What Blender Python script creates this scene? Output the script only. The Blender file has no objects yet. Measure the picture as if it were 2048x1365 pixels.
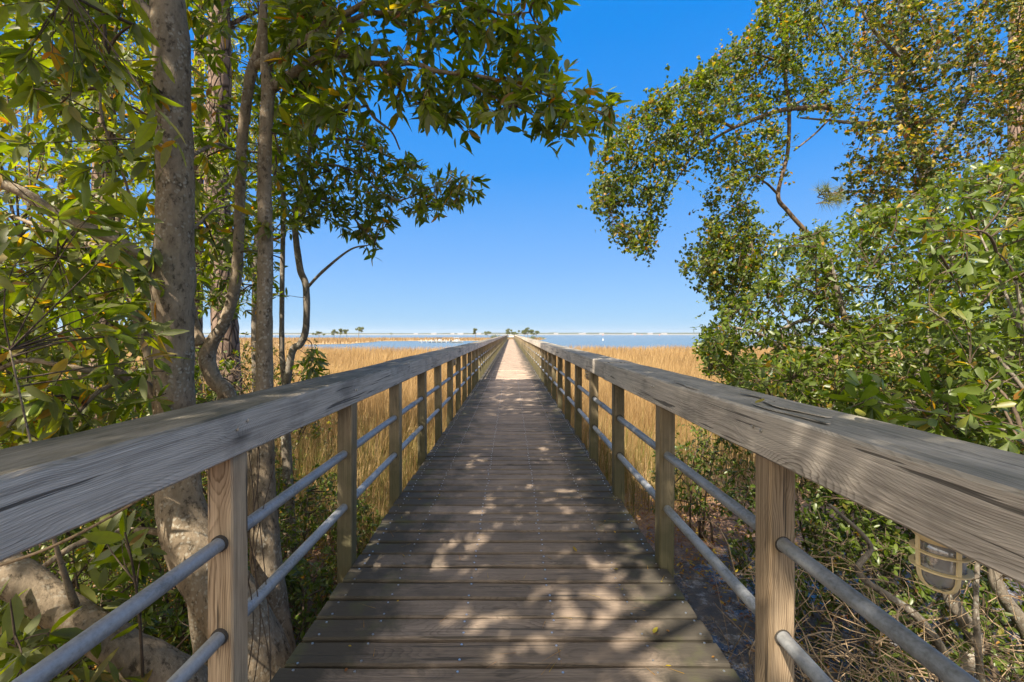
import bpy, math, numpy as np
from mathutils import Vector
PI = math.pi
R = math.radians
rng = np.random.default_rng(7)
sc = bpy.context.scene
COL = sc.collection

# ------------------------------------------------------------------ frame of reference
H = 1.40                    # eye height above the deck (deck top is z = 0)
F = 860.0                   # focal length of the photograph in its own pixels
def at(px, py, d):          # a point of the photograph at a chosen real distance
    return np.array([(px - 1022.0) / F * d, d, H - (py - 668.0) / F * d])
GZ = -1.10                  # marsh ground

# ------------------------------------------------------------------ mesh helpers
ORIG = {}
class Geo:
    def __init__(s):
        s.v, s.f, s.t, s.m, s.n = [], [], [], [], 0
    def add(s, v, faces, mat=0, smooth=False, tint=0.5, mid=0.0):
        v = np.asarray(v, float).reshape(-1, 3)
        s.v.append(v)
        s.t.append(np.broadcast_to(np.asarray(tint, float), (len(v),)))
        s.m.append(np.broadcast_to(np.asarray(mid, float), (len(v),)))
        for f in faces:
            f = np.asarray(f, int)
            if f.size:
                s.f.append((f.reshape(-1, f.shape[-1]) + s.n, mat, smooth))
        s.n += len(v)
    def build(s, name, mats, parent=None, origin=None, attrs=True):
        v = np.concatenate(s.v)
        po = ORIG.get(parent.name, np.zeros(3)) if parent else np.zeros(3)
        og = np.array(origin, float) if origin is not None else (po if parent else v.mean(0) * 0)
        me = bpy.data.meshes.new(name)
        me.vertices.add(len(v)); me.vertices.foreach_set('co', (v - og).astype(np.float32).ravel())
        lv = np.concatenate([f.ravel() for f, _, _ in s.f])
        tot = np.concatenate([np.full(len(f), f.shape[1]) for f, _, _ in s.f])
        st = np.concatenate([[0], np.cumsum(tot)[:-1]])
        me.loops.add(len(lv)); me.loops.foreach_set('vertex_index', lv.astype(np.int32))
        me.polygons.add(len(tot)); me.polygons.foreach_set('loop_start', st.astype(np.int32))
        me.polygons.foreach_set('material_index', np.concatenate([np.full(len(f), m) for f, m, _ in s.f]).astype(np.int32))
        me.polygons.foreach_set('use_smooth', np.concatenate([np.full(len(f), sm) for f, _, sm in s.f]).astype(bool))
        if attrs:
            a = me.attributes.new('tint', 'FLOAT', 'POINT'); a.data.foreach_set('value', np.concatenate(s.t).astype(np.float32))
            a = me.attributes.new('mid', 'FLOAT', 'POINT'); a.data.foreach_set('value', np.concatenate(s.m).astype(np.float32))
        me.update(calc_edges=True)
        for m in (mats if isinstance(mats, (list, tuple)) else [mats]):
            me.materials.append(m)
        o = bpy.data.objects.new(name, me); COL.objects.link(o)
        o.location = Vector(og - po)
        if parent: o.parent = parent
        ORIG[o.name] = og
        return o

def tag(o, label=None, cat=None, group=None, kind=None):
    if label: o['label'] = label
    if cat: o['category'] = cat
    if group: o['group'] = group
    if kind: o['kind'] = kind
    return o
def thing(name, loc, label, cat, group=None):
    o = bpy.data.objects.new(name, None); COL.objects.link(o)
    o.location = loc; o.empty_display_size = 0.2
    ORIG[o.name] = np.array(loc, float)
    return tag(o, label, cat, group)

def loft(rings, cap=True):
    rings = np.asarray(rings, float); K, M, _ = rings.shape
    i = np.arange(K - 1)[:, None] * M; j = np.arange(M)[None, :]; j2 = (j + 1) % M
    q = np.stack([i + j, i + j2, i + M + j2, i + M + j], -1).reshape(-1, 4)
    fs = [q]
    if cap:
        fs.append(np.arange(M)[::-1][None, :]); fs.append((np.arange(M) + (K - 1) * M)[None, :])
    return rings.reshape(-1, 3), fs

def wob(p, f, s=0.0):       # smooth pseudo noise in [-1, 1]
    p = np.asarray(p, float) * f
    return (np.sin(p[..., 0] * 1.7 + p[..., 1] * 1.1 + s) + np.sin(p[..., 1] * 2.3 - p[..., 2] * 1.9 + s * 1.7 + 1) +
            np.sin(p[..., 2] * 2.9 + p[..., 0] * 2.1 + s * .7 + 2) + np.sin((p[..., 0] - p[..., 1] + p[..., 2]) * 3.7 + s * 2.1)) / 4

def spline(pts, n):
    p = np.asarray(pts, float); k = len(p)
    if k == 2:
        t = np.linspace(0, 1, n)[:, None]; return p[0] * (1 - t) + p[1] * t
    e = np.vstack([2 * p[0] - p[1], p, 2 * p[-1] - p[-2]])
    u = np.linspace(0, k - 1 - 1e-6, n); i = u.astype(int); t = (u - i)[:, None]
    a, b, c, d = e[i], e[i + 1], e[i + 2], e[i + 3]
    return .5 * ((2 * b) + (c - a) * t + (2 * a - 5 * b + 4 * c - d) * t ** 2 + (3 * b - a - 3 * c + d) * t ** 3)

def tube_rings(path, rad, sides=10, rough=0.0, seed=0.0):
    P = np.asarray(path, float); n = len(P)
    T = np.gradient(P, axis=0); T /= np.linalg.norm(T, axis=1)[:, None] + 1e-12
    ref = np.array([1.0, 0, 0]) if abs(T[0][0]) < .8 else np.array([0, 1.0, 0])
    u = np.cross(T[0], ref); u /= np.linalg.norm(u)
    ang = np.linspace(0, 2 * PI, sides, endpoint=False)
    out = np.empty((n, sides, 3))
    for i in range(n):
        u = u - T[i] * np.dot(u, T[i]); u /= np.linalg.norm(u)
        w = np.cross(T[i], u)
        out[i] = P[i] + rad[i] * (np.cos(ang)[:, None] * u + np.sin(ang)[:, None] * w)
    if rough:
        c = P[:, None, :]
        k = 1 + rough * (wob(out, 9, seed) + .6 * wob(out, 23, seed + 3))
        out = c + (out - c) * k[..., None]
    return out

def add_tube(g, pts, rad, n=None, sides=10, rough=0.0, mat=0, seed=0.0, tint=.5, smooth=True):
    n = n or max(6, 5 * len(pts))
    P = spline(pts, n)
    rr = np.interp(np.linspace(0, 1, n), np.linspace(0, 1, len(rad)), rad)
    v, f = loft(tube_rings(P, rr, sides, rough, seed))
    g.add(v, f, mat, smooth, tint)
    return P

def batch_tubes(g, P, Rr, sides=4, mat=0, tint=.5):
    N, K, _ = P.shape
    if not N: return
    T = np.gradient(P, axis=1); T /= np.linalg.norm(T, axis=2, keepdims=True) + 1e-9
    ref = np.where(np.abs(T[..., 2:3]) < .8, np.array([0, 0, 1.0]), np.array([1.0, 0, 0]))
    u = np.cross(T, ref); u /= np.linalg.norm(u, axis=2, keepdims=True) + 1e-9
    w = np.cross(T, u)
    a = np.linspace(0, 2 * PI, sides, endpoint=False)
    V = P[:, :, None, :] + Rr[:, :, None, None] * (np.cos(a)[:, None] * u[:, :, None, :] + np.sin(a)[:, None] * w[:, :, None, :])
    b = (np.arange(N) * K * sides)[:, None, None] + (np.arange(K - 1) * sides)[None, :, None]
    j = np.arange(sides)[None, None, :]; j2 = (j + 1) % sides
    q = np.stack([b + j, b + j2, b + sides + j2, b + sides + j], -1).reshape(-1, 4)
    g.add(V.reshape(-1, 3), [q], mat, True, tint)

def norm(a): return a / (np.linalg.norm(a, axis=-1, keepdims=True) + 1e-9)

LEAF = {
 'long': ([0, .22, .52, .8, 1], [.02, .72, 1, .62, 0]),
 'obov': ([0, .3, .6, .86, 1], [.03, .42, .86, .9, .12]),
 'oval': ([0, .25, .5, .78, 1], [.05, .85, 1, .68, 0]),
}
def leaves(g, pos, axis, nrm, L, W, tint, kind='long', droop=.15, mat=0):
    N = len(pos)
    if not N: return
    axis = norm(axis); side = norm(np.cross(axis, nrm)); nrm = np.cross(side, axis)
    L = np.broadcast_to(L, (N,)); W = np.broadcast_to(W, (N,)); droop = np.broadcast_to(droop, (N,))
    base = (np.arange(N))[:, None]
    if kind == 'simple':      # 5 vertices, folded along the midrib
        def pt(t, w, up):
            return pos + axis * (L * t)[:, None] + side * (W * w * .5)[:, None] + nrm * (W * up - droop * L * t * t)[:, None]
        V = np.stack([pt(0, 0, 0), pt(.36, 1, .14), pt(.45, 0, 0), pt(.36, -1, .14), pt(1, 0, 0)], 1)
        f = np.array([[0, 2, 1], [1, 2, 4], [0, 3, 2], [3, 4, 2]])
        F3 = (base * 5)[:, :, None] + f[None]
        g.add(V.reshape(-1, 3), [F3.reshape(-1, 3)], mat, False, np.repeat(tint, 5))
        return
    if kind == 'needle':
        V = np.stack([pos + side * (W * .5)[:, None], pos - side * (W * .5)[:, None],
                      pos + axis * L[:, None] - np.array([0, 0, 1]) * (droop * L)[:, None]], 1)
        g.add(V.reshape(-1, 3), [(base * 3 + np.arange(3)[None])], mat, False, np.repeat(tint, 3))
        return
    tt, ww = LEAF[kind]
    def pt(t, w, up):
        return pos + axis * (L * t)[:, None] + side * (W * w * .5)[:, None] + nrm * (W * up - droop * L * t * t)[:, None]
    c = [pt(t, 0, 0) for t in tt]
    l = [pt(tt[i], ww[i], .13 * ww[i]) for i in (1, 2, 3)]
    r = [pt(tt[i], -ww[i], .13 * ww[i]) for i in (1, 2, 3)]
    V = np.stack(c + l + r, 1)
    tri = np.array([[0, 1, 5], [3, 4, 7], [0, 8, 1], [3, 10, 4]])
    quad = np.array([[1, 2, 6, 5], [2, 3, 7, 6], [1, 8, 9, 2], [2, 9, 10, 3]])
    b = (base * 11)[:, :, None]
    md = np.tile(np.array([1, 1, 1, 1, 1, 0, 0, 0, 0, 0, 0.]), N)
    g.add(V.reshape(-1, 3), [(b + tri[None]).reshape(-1, 3), (b + quad[None]).reshape(-1, 4)], mat, True, np.repeat(tint, 11), md)

def in_poly(px, py, poly):
    ins = np.zeros(len(px), bool); n = len(poly)
    for i in range(n):
        x1, y1 = poly[i]; x2, y2 = poly[(i + 1) % n]
        c = ((y1 > py) != (y2 > py)) & (px < (x2 - x1) * (py - y1) / (y2 - y1 + 1e-9) + x1)
        ins ^= c
    return ins
def fill(poly, d0, d1, n):  # n points spread through a real volume: an outline with its own range of distances
    poly = np.asarray(poly, float); out = []
    lo, hi = poly.min(0), poly.max(0); got = 0
    while got < n:
        q = rng.uniform(lo, hi, (n * 2, 2)); q = q[in_poly(q[:, 0], q[:, 1], poly)]
        out.append(q); got += len(q)
    q = np.concatenate(out)[:n]; d = rng.uniform(d0, d1, n)
    p = np.stack([(q[:, 0] - 1022) / F * d, d, H - (q[:, 1] - 668) / F * d], 1)
    bad = (np.abs(p[:, 0]) < 1.45) & (p[:, 2] < 1.75) & (p[:, 2] > -.3)     # keep the walkway clear
    bad |= p[:, 2] < GZ
    return p[~bad]

def rand_dir(n, up=0.0):
    v = rng.normal(size=(n, 3)); v[:, 2] += up; return norm(v)

def tints(n, lo=.05, hi=.6, yellow=.04, brown=0.0):
    t = lo + (hi - lo) * rng.random(n) ** 1.5
    k = rng.random(n)
    t = np.where(k < yellow, rng.uniform(.7, .88, n), t)
    return np.where((k >= yellow) & (k < yellow + brown), rng.uniform(.9, 1., n), t)

def crown(skel, C, leaf, n_leaf, L, W, tint=(.05, .6, .04, 0), kind='long', hub_every=9, twig=.0035, hub=.008,
          spread=1.0, droop=.15, hang=.25, along=.16, max_len=None, mats=(0, 1), tip_bias=.6, upfacing=.7, lvar=.3, sag=.1):
    """leaf twigs grown from the nearest wood to every point of C, with leaves along and round their ends"""
    g = Geo(); skel = np.asarray(skel, float)
    M = len(C)
    if not M: return g
    def nearest(src, q):
        out = np.empty(len(q), int)
        for i in range(0, len(q), 400):
            d = ((q[i:i + 400, None, :] - src[None]) ** 2)
            w = d[..., 0] + d[..., 1] + d[..., 2] * .8
            out[i:i + 400] = w.argmin(1)
        return out
    def curve(a, b, K):
        dist = np.linalg.norm(b - a, axis=1)[:, None]
        mid = (a + b) * .5 + rng.normal(size=a.shape) * .10 * dist + np.array([0, 0, 1.]) * sag * dist
        t = np.linspace(0, 1, K)[None, :, None]
        return a[:, None] * (1 - t) ** 2 + 2 * mid[:, None] * t * (1 - t) + b[:, None] * t ** 2
    wood = skel
    hubs = C[rng.permutation(M)[:max(1, M // hub_every)]]
    d = np.array([np.sqrt(((h - skel) ** 2).sum(1)).min() for h in hubs]); hubs = hubs[np.argsort(d)]
    for part in np.array_split(hubs, min(4, max(1, len(hubs) // 3 + 1))):
        if not len(part): continue
        a = wood[nearest(wood, part)]
        P = curve(a, part, 7)
        r = np.linspace(hub, hub * .45, 7)[None] * np.ones((len(part), 1)) * rng.uniform(.7, 1.3, (len(part), 1))
        batch_tubes(g, P, r, 5, mats[1])
        wood = np.vstack([wood, P[:, 2:].reshape(-1, 3)])
    a = wood[nearest(wood, C)]
    P = curve(a, C, 5)
    r = np.linspace(twig, twig * .4, 5)[None] * np.ones((M, 1))
    batch_tubes(g, P, r, 4, mats[1])
    tdir = norm(P[:, 4] - P[:, 3] + rng.normal(size=(M, 3)) * .01)
    # leaves
    idx = np.repeat(np.arange(M), n_leaf); N = len(idx)
    u = np.where(rng.random(N) < tip_bias, rng.uniform(0, .12, N), rng.uniform(.1, 1, N)) * along
    pos = C[idx] - tdir[idx] * u[:, None]
    rad = rng.normal(size=(N, 3)); td = tdir[idx]; rad = norm(rad - td * (rad * td).sum(1)[:, None])
    al = rng.uniform(.5, 1.45, N) * spread
    ax = td * np.cos(al)[:, None] + rad * np.sin(al)[:, None] + np.array([0, 0, -1.]) * (hang * rng.uniform(.2, 1.6, N))[:, None]
    up = np.array([0, 0, 1.]) * upfacing + rng.normal(size=(N, 3)) * .45
    k = rng.uniform(1 - lvar, 1 + lvar, N)
    leaves(g, pos, ax, up, L * k, W * k * rng.uniform(.85, 1.15, N), tints(N, *tint), kind, rng.uniform(.3, 1.6, N) * droop, mats[0])
    return g

# ------------------------------------------------------------------ materials
def mat_new(name):
    m = bpy.data.materials.new(name); m.use_nodes = True
    nt = m.node_tree; nt.nodes.clear()
    out = nt.nodes.new('ShaderNodeOutputMaterial')
    return m, nt, out
class NB:                   # tiny node builder
    def __init__(s, nt): s.nt = nt
    def n(s, typ, **kw):
        nd = s.nt.nodes.new(typ)
        for k, v in kw.items():
            if k.startswith('i_'):
                key = k[2:]
                key = int(key) if key.isdigit() else key
                if hasattr(v, 'is_output'): s.nt.links.new(v, nd.inputs[key])
                else: nd.inputs[key].default_value = v
            else: setattr(nd, k, v)
        return nd
    def math(s, op, a, b=None, c=None, clamp=False):
        nd = s.nt.nodes.new('ShaderNodeMath'); nd.operation = op; nd.use_clamp = clamp
        for i, v in enumerate((a, b, c)):
            if v is None: continue
            if hasattr(v, 'is_output'): s.nt.links.new(v, nd.inputs[i])
            else: nd.inputs[i].default_value = v
        return nd.outputs[0]
    def ramp(s, fac, stops, interp='LINEAR'):
        nd = s.nt.nodes.new('ShaderNodeValToRGB'); cr = nd.color_ramp; cr.interpolation = interp
        while len(cr.elements) < len(stops): cr.elements.new(.5)
        for e, (p, c) in zip(cr.elements, stops):
            e.position = p; e.color = (*c, 1) if len(c) == 3 else c
        s.nt.links.new(fac, nd.inputs[0]); return nd.outputs[0]
    def mix(s, fac, a, b, mode='MIX'):
        nd = s.nt.nodes.new('ShaderNodeMix'); nd.data_type = 'RGBA'; nd.blend_type = mode
        for i, v in ((0, fac), (6, a), (7, b)):
            if hasattr(v, 'is_output'): s.nt.links.new(v, nd.inputs[i])
            elif i == 0: nd.inputs[0].default_value = v
            else: nd.inputs[i].default_value = (*v, 1)
        return nd.outputs[2]
    def noise(s, vec, scale, detail=4, rough=.55, dist=0.0):
        nd = s.n('ShaderNodeTexNoise'); nd.inputs['Scale'].default_value = scale; nd.inputs['Detail'].default_value = detail
        nd.inputs['Roughness'].default_value = rough; nd.inputs['Distortion'].default_value = dist
        s.nt.links.new(vec, nd.inputs['Vector']); return nd.outputs['Fac']
    def scale(s, vec, sv):
        nd = s.n('ShaderNodeVectorMath', operation='MULTIPLY'); s.nt.links.new(vec, nd.inputs[0]); nd.inputs[1].default_value = sv
        return nd.outputs[0]
    def vadd(s, a, b):
        nd = s.n('ShaderNodeVectorMath', operation='ADD'); s.nt.links.new(a, nd.inputs[0])
        if hasattr(b, 'is_output'): s.nt.links.new(b, nd.inputs[1])
        else: nd.inputs[1].default_value = b
        return nd.outputs[0]
    def link(s, a, b): s.nt.links.new(a, b)

def principled(b, out, color, rough=.6, bump=None, bump_d=.002, bump_s=.5, spec=.5, metal=0.0):
    p = b.n('ShaderNodeBsdfPrincipled')
    for k, v in (('Base Color', color), ('Roughness', rough), ('Metallic', metal), ('Specular IOR Level', spec)):
        if hasattr(v, 'is_output'): b.link(v, p.inputs[k])
        elif k == 'Base Color': p.inputs[k].default_value = (*v, 1)
        else: p.inputs[k].default_value = v
    if bump is not None:
        bm = b.n('ShaderNodeBump'); bm.inputs['Distance'].default_value = bump_d; bm.inputs['Strength'].default_value = bump_s
        b.link(bump, bm.inputs['Height']); b.link(bm.outputs[0], p.inputs['Normal'])
    b.link(p.outputs[0], out.inputs[0]); return p

def wood(name, lo, hi, axis, stain=(.05, .05, .04), stain_amt=.6, ring=46, moss=None, edge=None, top_dirt=None, pith=(.05, .09), contrast=.6, knots=1.0):
    """weathered sawn timber: growth rings round a pith that runs along `axis`, bent round knots, with fibre cracks and stains"""
    m, nt, out = mat_new(name); b = NB(nt)
    tc = b.n('ShaderNodeTexCoord'); oi = b.n('ShaderNodeObjectInfo')
    rnd = oi.outputs['Random']
    r3 = b.n('ShaderNodeCombineXYZ')
    b.link(b.math('MULTIPLY', rnd, 37.0), r3.inputs[0]); b.link(b.math('MULTIPLY', rnd, 71.0), r3.inputs[1]); b.link(b.math('MULTIPLY', rnd, 53.0), r3.inputs[2])
    obj = tc.outputs['Object']
    vec = b.vadd(obj, r3.outputs[0])
    ai = 'XYZ'.index(axis)
    def sv(cross, along): v = [cross] * 3; v[ai] = along; return v
    # knots
    kn = b.n('ShaderNodeTexVoronoi', feature='SMOOTH_F1'); kn.inputs['Scale'].default_value = 1.0; kn.inputs['Smoothness'].default_value = .3
    b.link(b.scale(vec, sv(5.0, 1.5)), kn.inputs['Vector'])
    kd = kn.outputs['Distance']
    kb = b.math('MULTIPLY', b.math('POWER', b.math('SUBTRACT', 1.0, b.math('MULTIPLY', kd, 2.2), clamp=True), 2.0), .045 * knots)
    # ring distance from a wandering pith
    sp = b.n('ShaderNodeSeparateXYZ'); b.link(obj, sp.inputs[0])
    w1 = b.noise(b.scale(vec, sv(1.0, .9)), 1.6, 2)
    w2 = b.noise(b.scale(b.vadd(vec, (7.3, 3.1, 9.7)), sv(1.0, .9)), 1.6, 2)
    cr = [i for i in range(3) if i != ai]
    px = b.math('ADD', sp.outputs[cr[0]], b.math('ADD', b.math('MULTIPLY', b.math('SUBTRACT', w1, .5), .16), b.math('MULTIPLY', b.math('SUBTRACT', rnd, .5), .10)))
    pz = b.math('ADD', sp.outputs[cr[1]], b.math('ADD', b.math('MULTIPLY', b.math('SUBTRACT', w2, .5), .12), pith[1]))
    rr = b.math('SQRT', b.math('ADD', b.math('MULTIPLY', px, px), b.math('MULTIPLY', pz, pz)))
    fine = b.noise(b.scale(vec, sv(1.0, .12)), 30, 3)
    rr = b.math('ADD', b.math('ADD', rr, kb), b.math('MULTIPLY', fine, .010))
    ringv = b.math('FRACT', b.math('MULTIPLY', rr, 1000.0 / ring * 4.2))
    lmask = b.math('MULTIPLY', b.math('SUBTRACT', b.noise(b.scale(vec, sv(1.0, .3)), 9, 3), .28, clamp=True), 2.6, clamp=True)
    late = b.ramp(ringv, [(0, (0, 0, 0)), (.55, (.25, .25, .25)), (.86, (1, 1, 1)), (1, (0, 0, 0))])
    fib = b.math('ADD', b.math('MULTIPLY', b.math('SUBTRACT', b.noise(b.scale(vec, sv(1.0, .014)), 200, 4, .7), .5), 2.6), .5, clamp=True)
    fib = b.math('ADD', b.math('MULTIPLY', fib, .65), b.math('MULTIPLY', b.math('ADD', b.math('MULTIPLY', b.math('SUBTRACT', b.noise(b.scale(b.vadd(vec, (5, 1, 8)), sv(1.0, .022)), 66, 4, .65), .5), 3.0), .5, clamp=True), .35))
    fac = b.math('ADD', b.math('MULTIPLY', b.math('MULTIPLY', late, lmask), -.5 * contrast), b.math('ADD', b.math('MULTIPLY', fib, .9), .18), clamp=True)
    big = b.noise(b.scale(vec, sv(1.0, .35)), 5.0, 4)
    fac = b.math('ADD', fac, b.math('MULTIPLY', b.math('SUBTRACT', big, .5), .7), clamp=True)
    col = b.mix(fac, lo, hi)
    hue = b.noise(b.scale(vec, sv(1, .5)), 2.2, 3)
    col = b.mix(b.math('MULTIPLY', hue, .5), col, b.mix(.5, col, (hi[0] * .95, hi[1] * .8, hi[2] * .68)))
    # per piece value
    vv = b.math('ADD', .78, b.math('MULTIPLY', b.math('FRACT', b.math('MULTIPLY', rnd, 7.13)), .44))
    hv = b.n('ShaderNodeHueSaturation'); b.link(vv, hv.inputs['Value']); b.link(col, hv.inputs['Color']); col = hv.outputs[0]
    # dark knot hearts
    kc = b.math('SUBTRACT', 1.0, b.math('MULTIPLY', kd, 9.0), clamp=True)
    col = b.mix(b.math('MULTIPLY', kc, .85 * knots), col, (.035, .025, .018))
    # drying cracks
    crk = b.noise(b.scale(b.vadd(vec, (3, 11, 5)), sv(1.0, .03)), 38, 3, .6, .3)
    ck = b.ramp(crk, [(0, (1, 1, 1)), (.345, (1, 1, 1)), (.38, (0, 0, 0)), (1, (0, 0, 0))])
    col = b.mix(b.math('MULTIPLY', ck, .75), col, (.02, .018, .015))
    # stain / mildew patches
    stn = b.noise(b.scale(b.vadd(vec, (1, 2, 3)), sv(1.0, .55)), 4.2, 5, .65)
    sm = b.ramp(stn, [(0, (0, 0, 0)), (.50, (0, 0, 0)), (.68, (1, 1, 1)), (1, (1, 1, 1))])
    col = b.mix(b.math('MULTIPLY', sm, stain_amt), col, stain)
    pos = b.n('ShaderNodeNewGeometry')
    spw = b.n('ShaderNodeSeparateXYZ'); b.link(pos.outputs['Position'], spw.inputs[0])
    blot = b.noise(pos.outputs['Position'], 3.1, 6, .65)
    if edge:                # mildew that has grown along the damp edges of the deck
        ax = b.math('ABSOLUTE', spw.outputs[0])
        e = b.math('SUBTRACT', b.math('ADD', b.math('MULTIPLY', b.math('SUBTRACT', ax, .45), 3.2), b.math('MULTIPLY', b.math('SUBTRACT', blot, .5), 4.2)), .0, clamp=True)
        col = b.mix(b.math('MULTIPLY', e, edge[1]), col, edge[0])
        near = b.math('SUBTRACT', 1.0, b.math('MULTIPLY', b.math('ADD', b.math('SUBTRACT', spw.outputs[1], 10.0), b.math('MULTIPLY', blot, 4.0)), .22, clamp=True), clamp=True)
        col = b.mix(b.math('MULTIPLY', near, .46), col, (.062, .054, .040))  # boards towards the near end mixed darker across their whole width
        gr = b.math('MULTIPLY', b.math('SUBTRACT', b.noise(pos.outputs['Position'], 5.5, 4), .52, clamp=True), 5.0, clamp=True)
        col = b.mix(b.math('MULTIPLY', b.math('MULTIPLY', e, gr), .55), col, (.085, .09, .03))
    if moss:                # green algae low on the posts
        e = b.math('SUBTRACT', b.math('ADD', b.math('MULTIPLY', b.math('SUBTRACT', moss[2], spw.outputs[2]), 1.4), b.math('MULTIPLY', b.math('SUBTRACT', blot, .5), 2.2)), .0, clamp=True)
        col = b.mix(b.math('MULTIPLY', e, moss[1]), col, moss[0])
    td_hi = tuple(min(.3, c * 1.15) for c in top_dirt[1]) if top_dirt else None
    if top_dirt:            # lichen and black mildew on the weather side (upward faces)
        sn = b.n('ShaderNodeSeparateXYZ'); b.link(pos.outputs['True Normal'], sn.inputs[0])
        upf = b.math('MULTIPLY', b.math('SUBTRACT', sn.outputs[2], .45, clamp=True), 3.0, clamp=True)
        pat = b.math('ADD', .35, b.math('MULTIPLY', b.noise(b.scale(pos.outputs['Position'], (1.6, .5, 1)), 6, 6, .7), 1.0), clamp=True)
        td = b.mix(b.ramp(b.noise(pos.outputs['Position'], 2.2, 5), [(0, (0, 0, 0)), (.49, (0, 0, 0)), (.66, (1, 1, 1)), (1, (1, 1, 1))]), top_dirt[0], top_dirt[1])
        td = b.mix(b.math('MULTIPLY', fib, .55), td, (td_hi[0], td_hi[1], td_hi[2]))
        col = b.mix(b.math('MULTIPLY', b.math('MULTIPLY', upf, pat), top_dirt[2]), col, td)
    h = b.math('ADD', b.math('MULTIPLY', fib, .7), b.math('ADD', b.math('MULTIPLY', late, .35), b.math('MULTIPLY', ck, -1.2)))
    principled(b, out, col, .78, h, .0025, .6, .3)
    return m

def leafmat(name, stops, back=None, rough=.38, trans=.38, glow=(1.5, 1.45, .55), spec=.45, rib=None):
    m, nt, out = mat_new(name); b = NB(nt)
    at_ = b.n('ShaderNodeAttribute', attribute_name='tint')
    geo = b.n('ShaderNodeNewGeometry')
    col = b.ramp(at_.outputs['Fac'], stops)
    nz = b.noise(geo.outputs['Position'], 60, 2)
    hv = b.n('ShaderNodeHueSaturation'); b.link(col, hv.inputs['Color']); b.link(b.math('ADD', .75, b.math('MULTIPLY', nz, .5)), hv.inputs['Value'])
    col = hv.outputs[0]
    if rib is not None:
        md = b.n('ShaderNodeAttribute', attribute_name='mid')
        col = b.mix(b.math('MULTIPLY', b.math('SUBTRACT', md.outputs['Fac'], .88, clamp=True), 5.0, clamp=True), col, rib)
    front = col
    if back is not None:    # the paler, felted underside of the leaf
        col = b.mix(geo.outputs['Backfacing'], col, b.mix(.75, col, back))
    p = b.n('ShaderNodeBsdfPrincipled'); b.link(col, p.inputs['Base Color'])
    p.inputs['Roughness'].default_value = rough; p.inputs['Specular IOR Level'].default_value = spec
    t = b.n('ShaderNodeBsdfTranslucent'); b.link(b.mix(1.0, front, glow, 'MULTIPLY'), t.inputs['Color'])
    mx = b.n('ShaderNodeMixShader'); mx.inputs[0].default_value = trans
    b.link(p.outputs[0], mx.inputs[1]); b.link(t.outputs[0], mx.inputs[2]); b.link(mx.outputs[0], out.inputs[0])
    return m

def bark(name, a, c, scale=9, stretch=.35, lichen=None, patch=(.05, .045, .04), bd=.012, plates=False):
    m, nt, out = mat_new(name); b = NB(nt)
    tc = b.n('ShaderNodeTexCoord'); v = tc.outputs['Object']
    vs = b.scale(v, (1, 1, stretch))
    n1 = b.noise(vs, scale, 6, .65); n2 = b.noise(vs, scale * 5, 4, .7)
    f = b.math('ADD', b.math('MULTIPLY', b.math('SUBTRACT', n1, .5), 1.6), b.math('ADD', .5, b.math('MULTIPLY', b.math('SUBTRACT', n2, .5), .9)), clamp=True)
    col = b.mix(f, a, c)
    h = b.math('ADD', n1, b.math('MULTIPLY', n2, .4))
    if plates:
        vo = b.n('ShaderNodeTexVoronoi', feature='DISTANCE_TO_EDGE'); vo.inputs['Scale'].default_value = 13
        b.link(b.vadd(b.scale(v, (1, 1, .38)), b.n('ShaderNodeCombineXYZ').outputs[0]), vo.inputs['Vector'])
        e = b.math('MULTIPLY', vo.outputs['Distance'], 7.0, clamp=True)
        col = b.mix(e, patch, col); h = b.math('ADD', b.math('MULTIPLY', e, 1.4), b.math('MULTIPLY', n2, .5))
    else:
        pm = b.ramp(b.noise(b.scale(v, (1, 1, .6)), scale * 2.1, 5, .7), [(0, (0, 0, 0)), (.53, (0, 0, 0)), (.64, (1, 1, 1)), (1, (1, 1, 1))])
        col = b.mix(b.math('MULTIPLY', pm, .8), col, patch)
    if lichen:
        vo = b.n('ShaderNodeTexVoronoi'); vo.inputs['Scale'].default_value = 48
        b.link(b.vadd(v, b.scale(b.n('ShaderNodeTexNoise', i_Scale=30.0).outputs['Color'], (.03, .03, .03))), vo.inputs['Vector'])
        lm = b.math('MULTIPLY', b.math('SUBTRACT', .42, vo.outputs['Distance'], clamp=True), 6.0, clamp=True)
        lm = b.math('MULTIPLY', lm, b.math('MULTIPLY', b.math('SUBTRACT', b.noise(v, 5, 3), .42, clamp=True), 6.0, clamp=True))
        col = b.mix(b.math('MULTIPLY', lm, .8), col, lichen)
    principled(b, out, col, .85, h, bd, .8, .2)
    return m

def simple(name, col, rough=.5, metal=0.0, nscale=30, amt=.25, spec=.5, bump=.0):
    m, nt, out = mat_new(name); b = NB(nt)
    tc = b.n('ShaderNodeTexCoord')
    nz = b.noise(tc.outputs['Object'], nscale, 4)
    c = b.mix(nz, tuple(x * (1 - amt) for x in col), tuple(min(1, x * (1 + amt)) for x in col))
    principled(b, out, c, rough, nz if bump else None, .003, bump, spec, metal)
    return m

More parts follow.
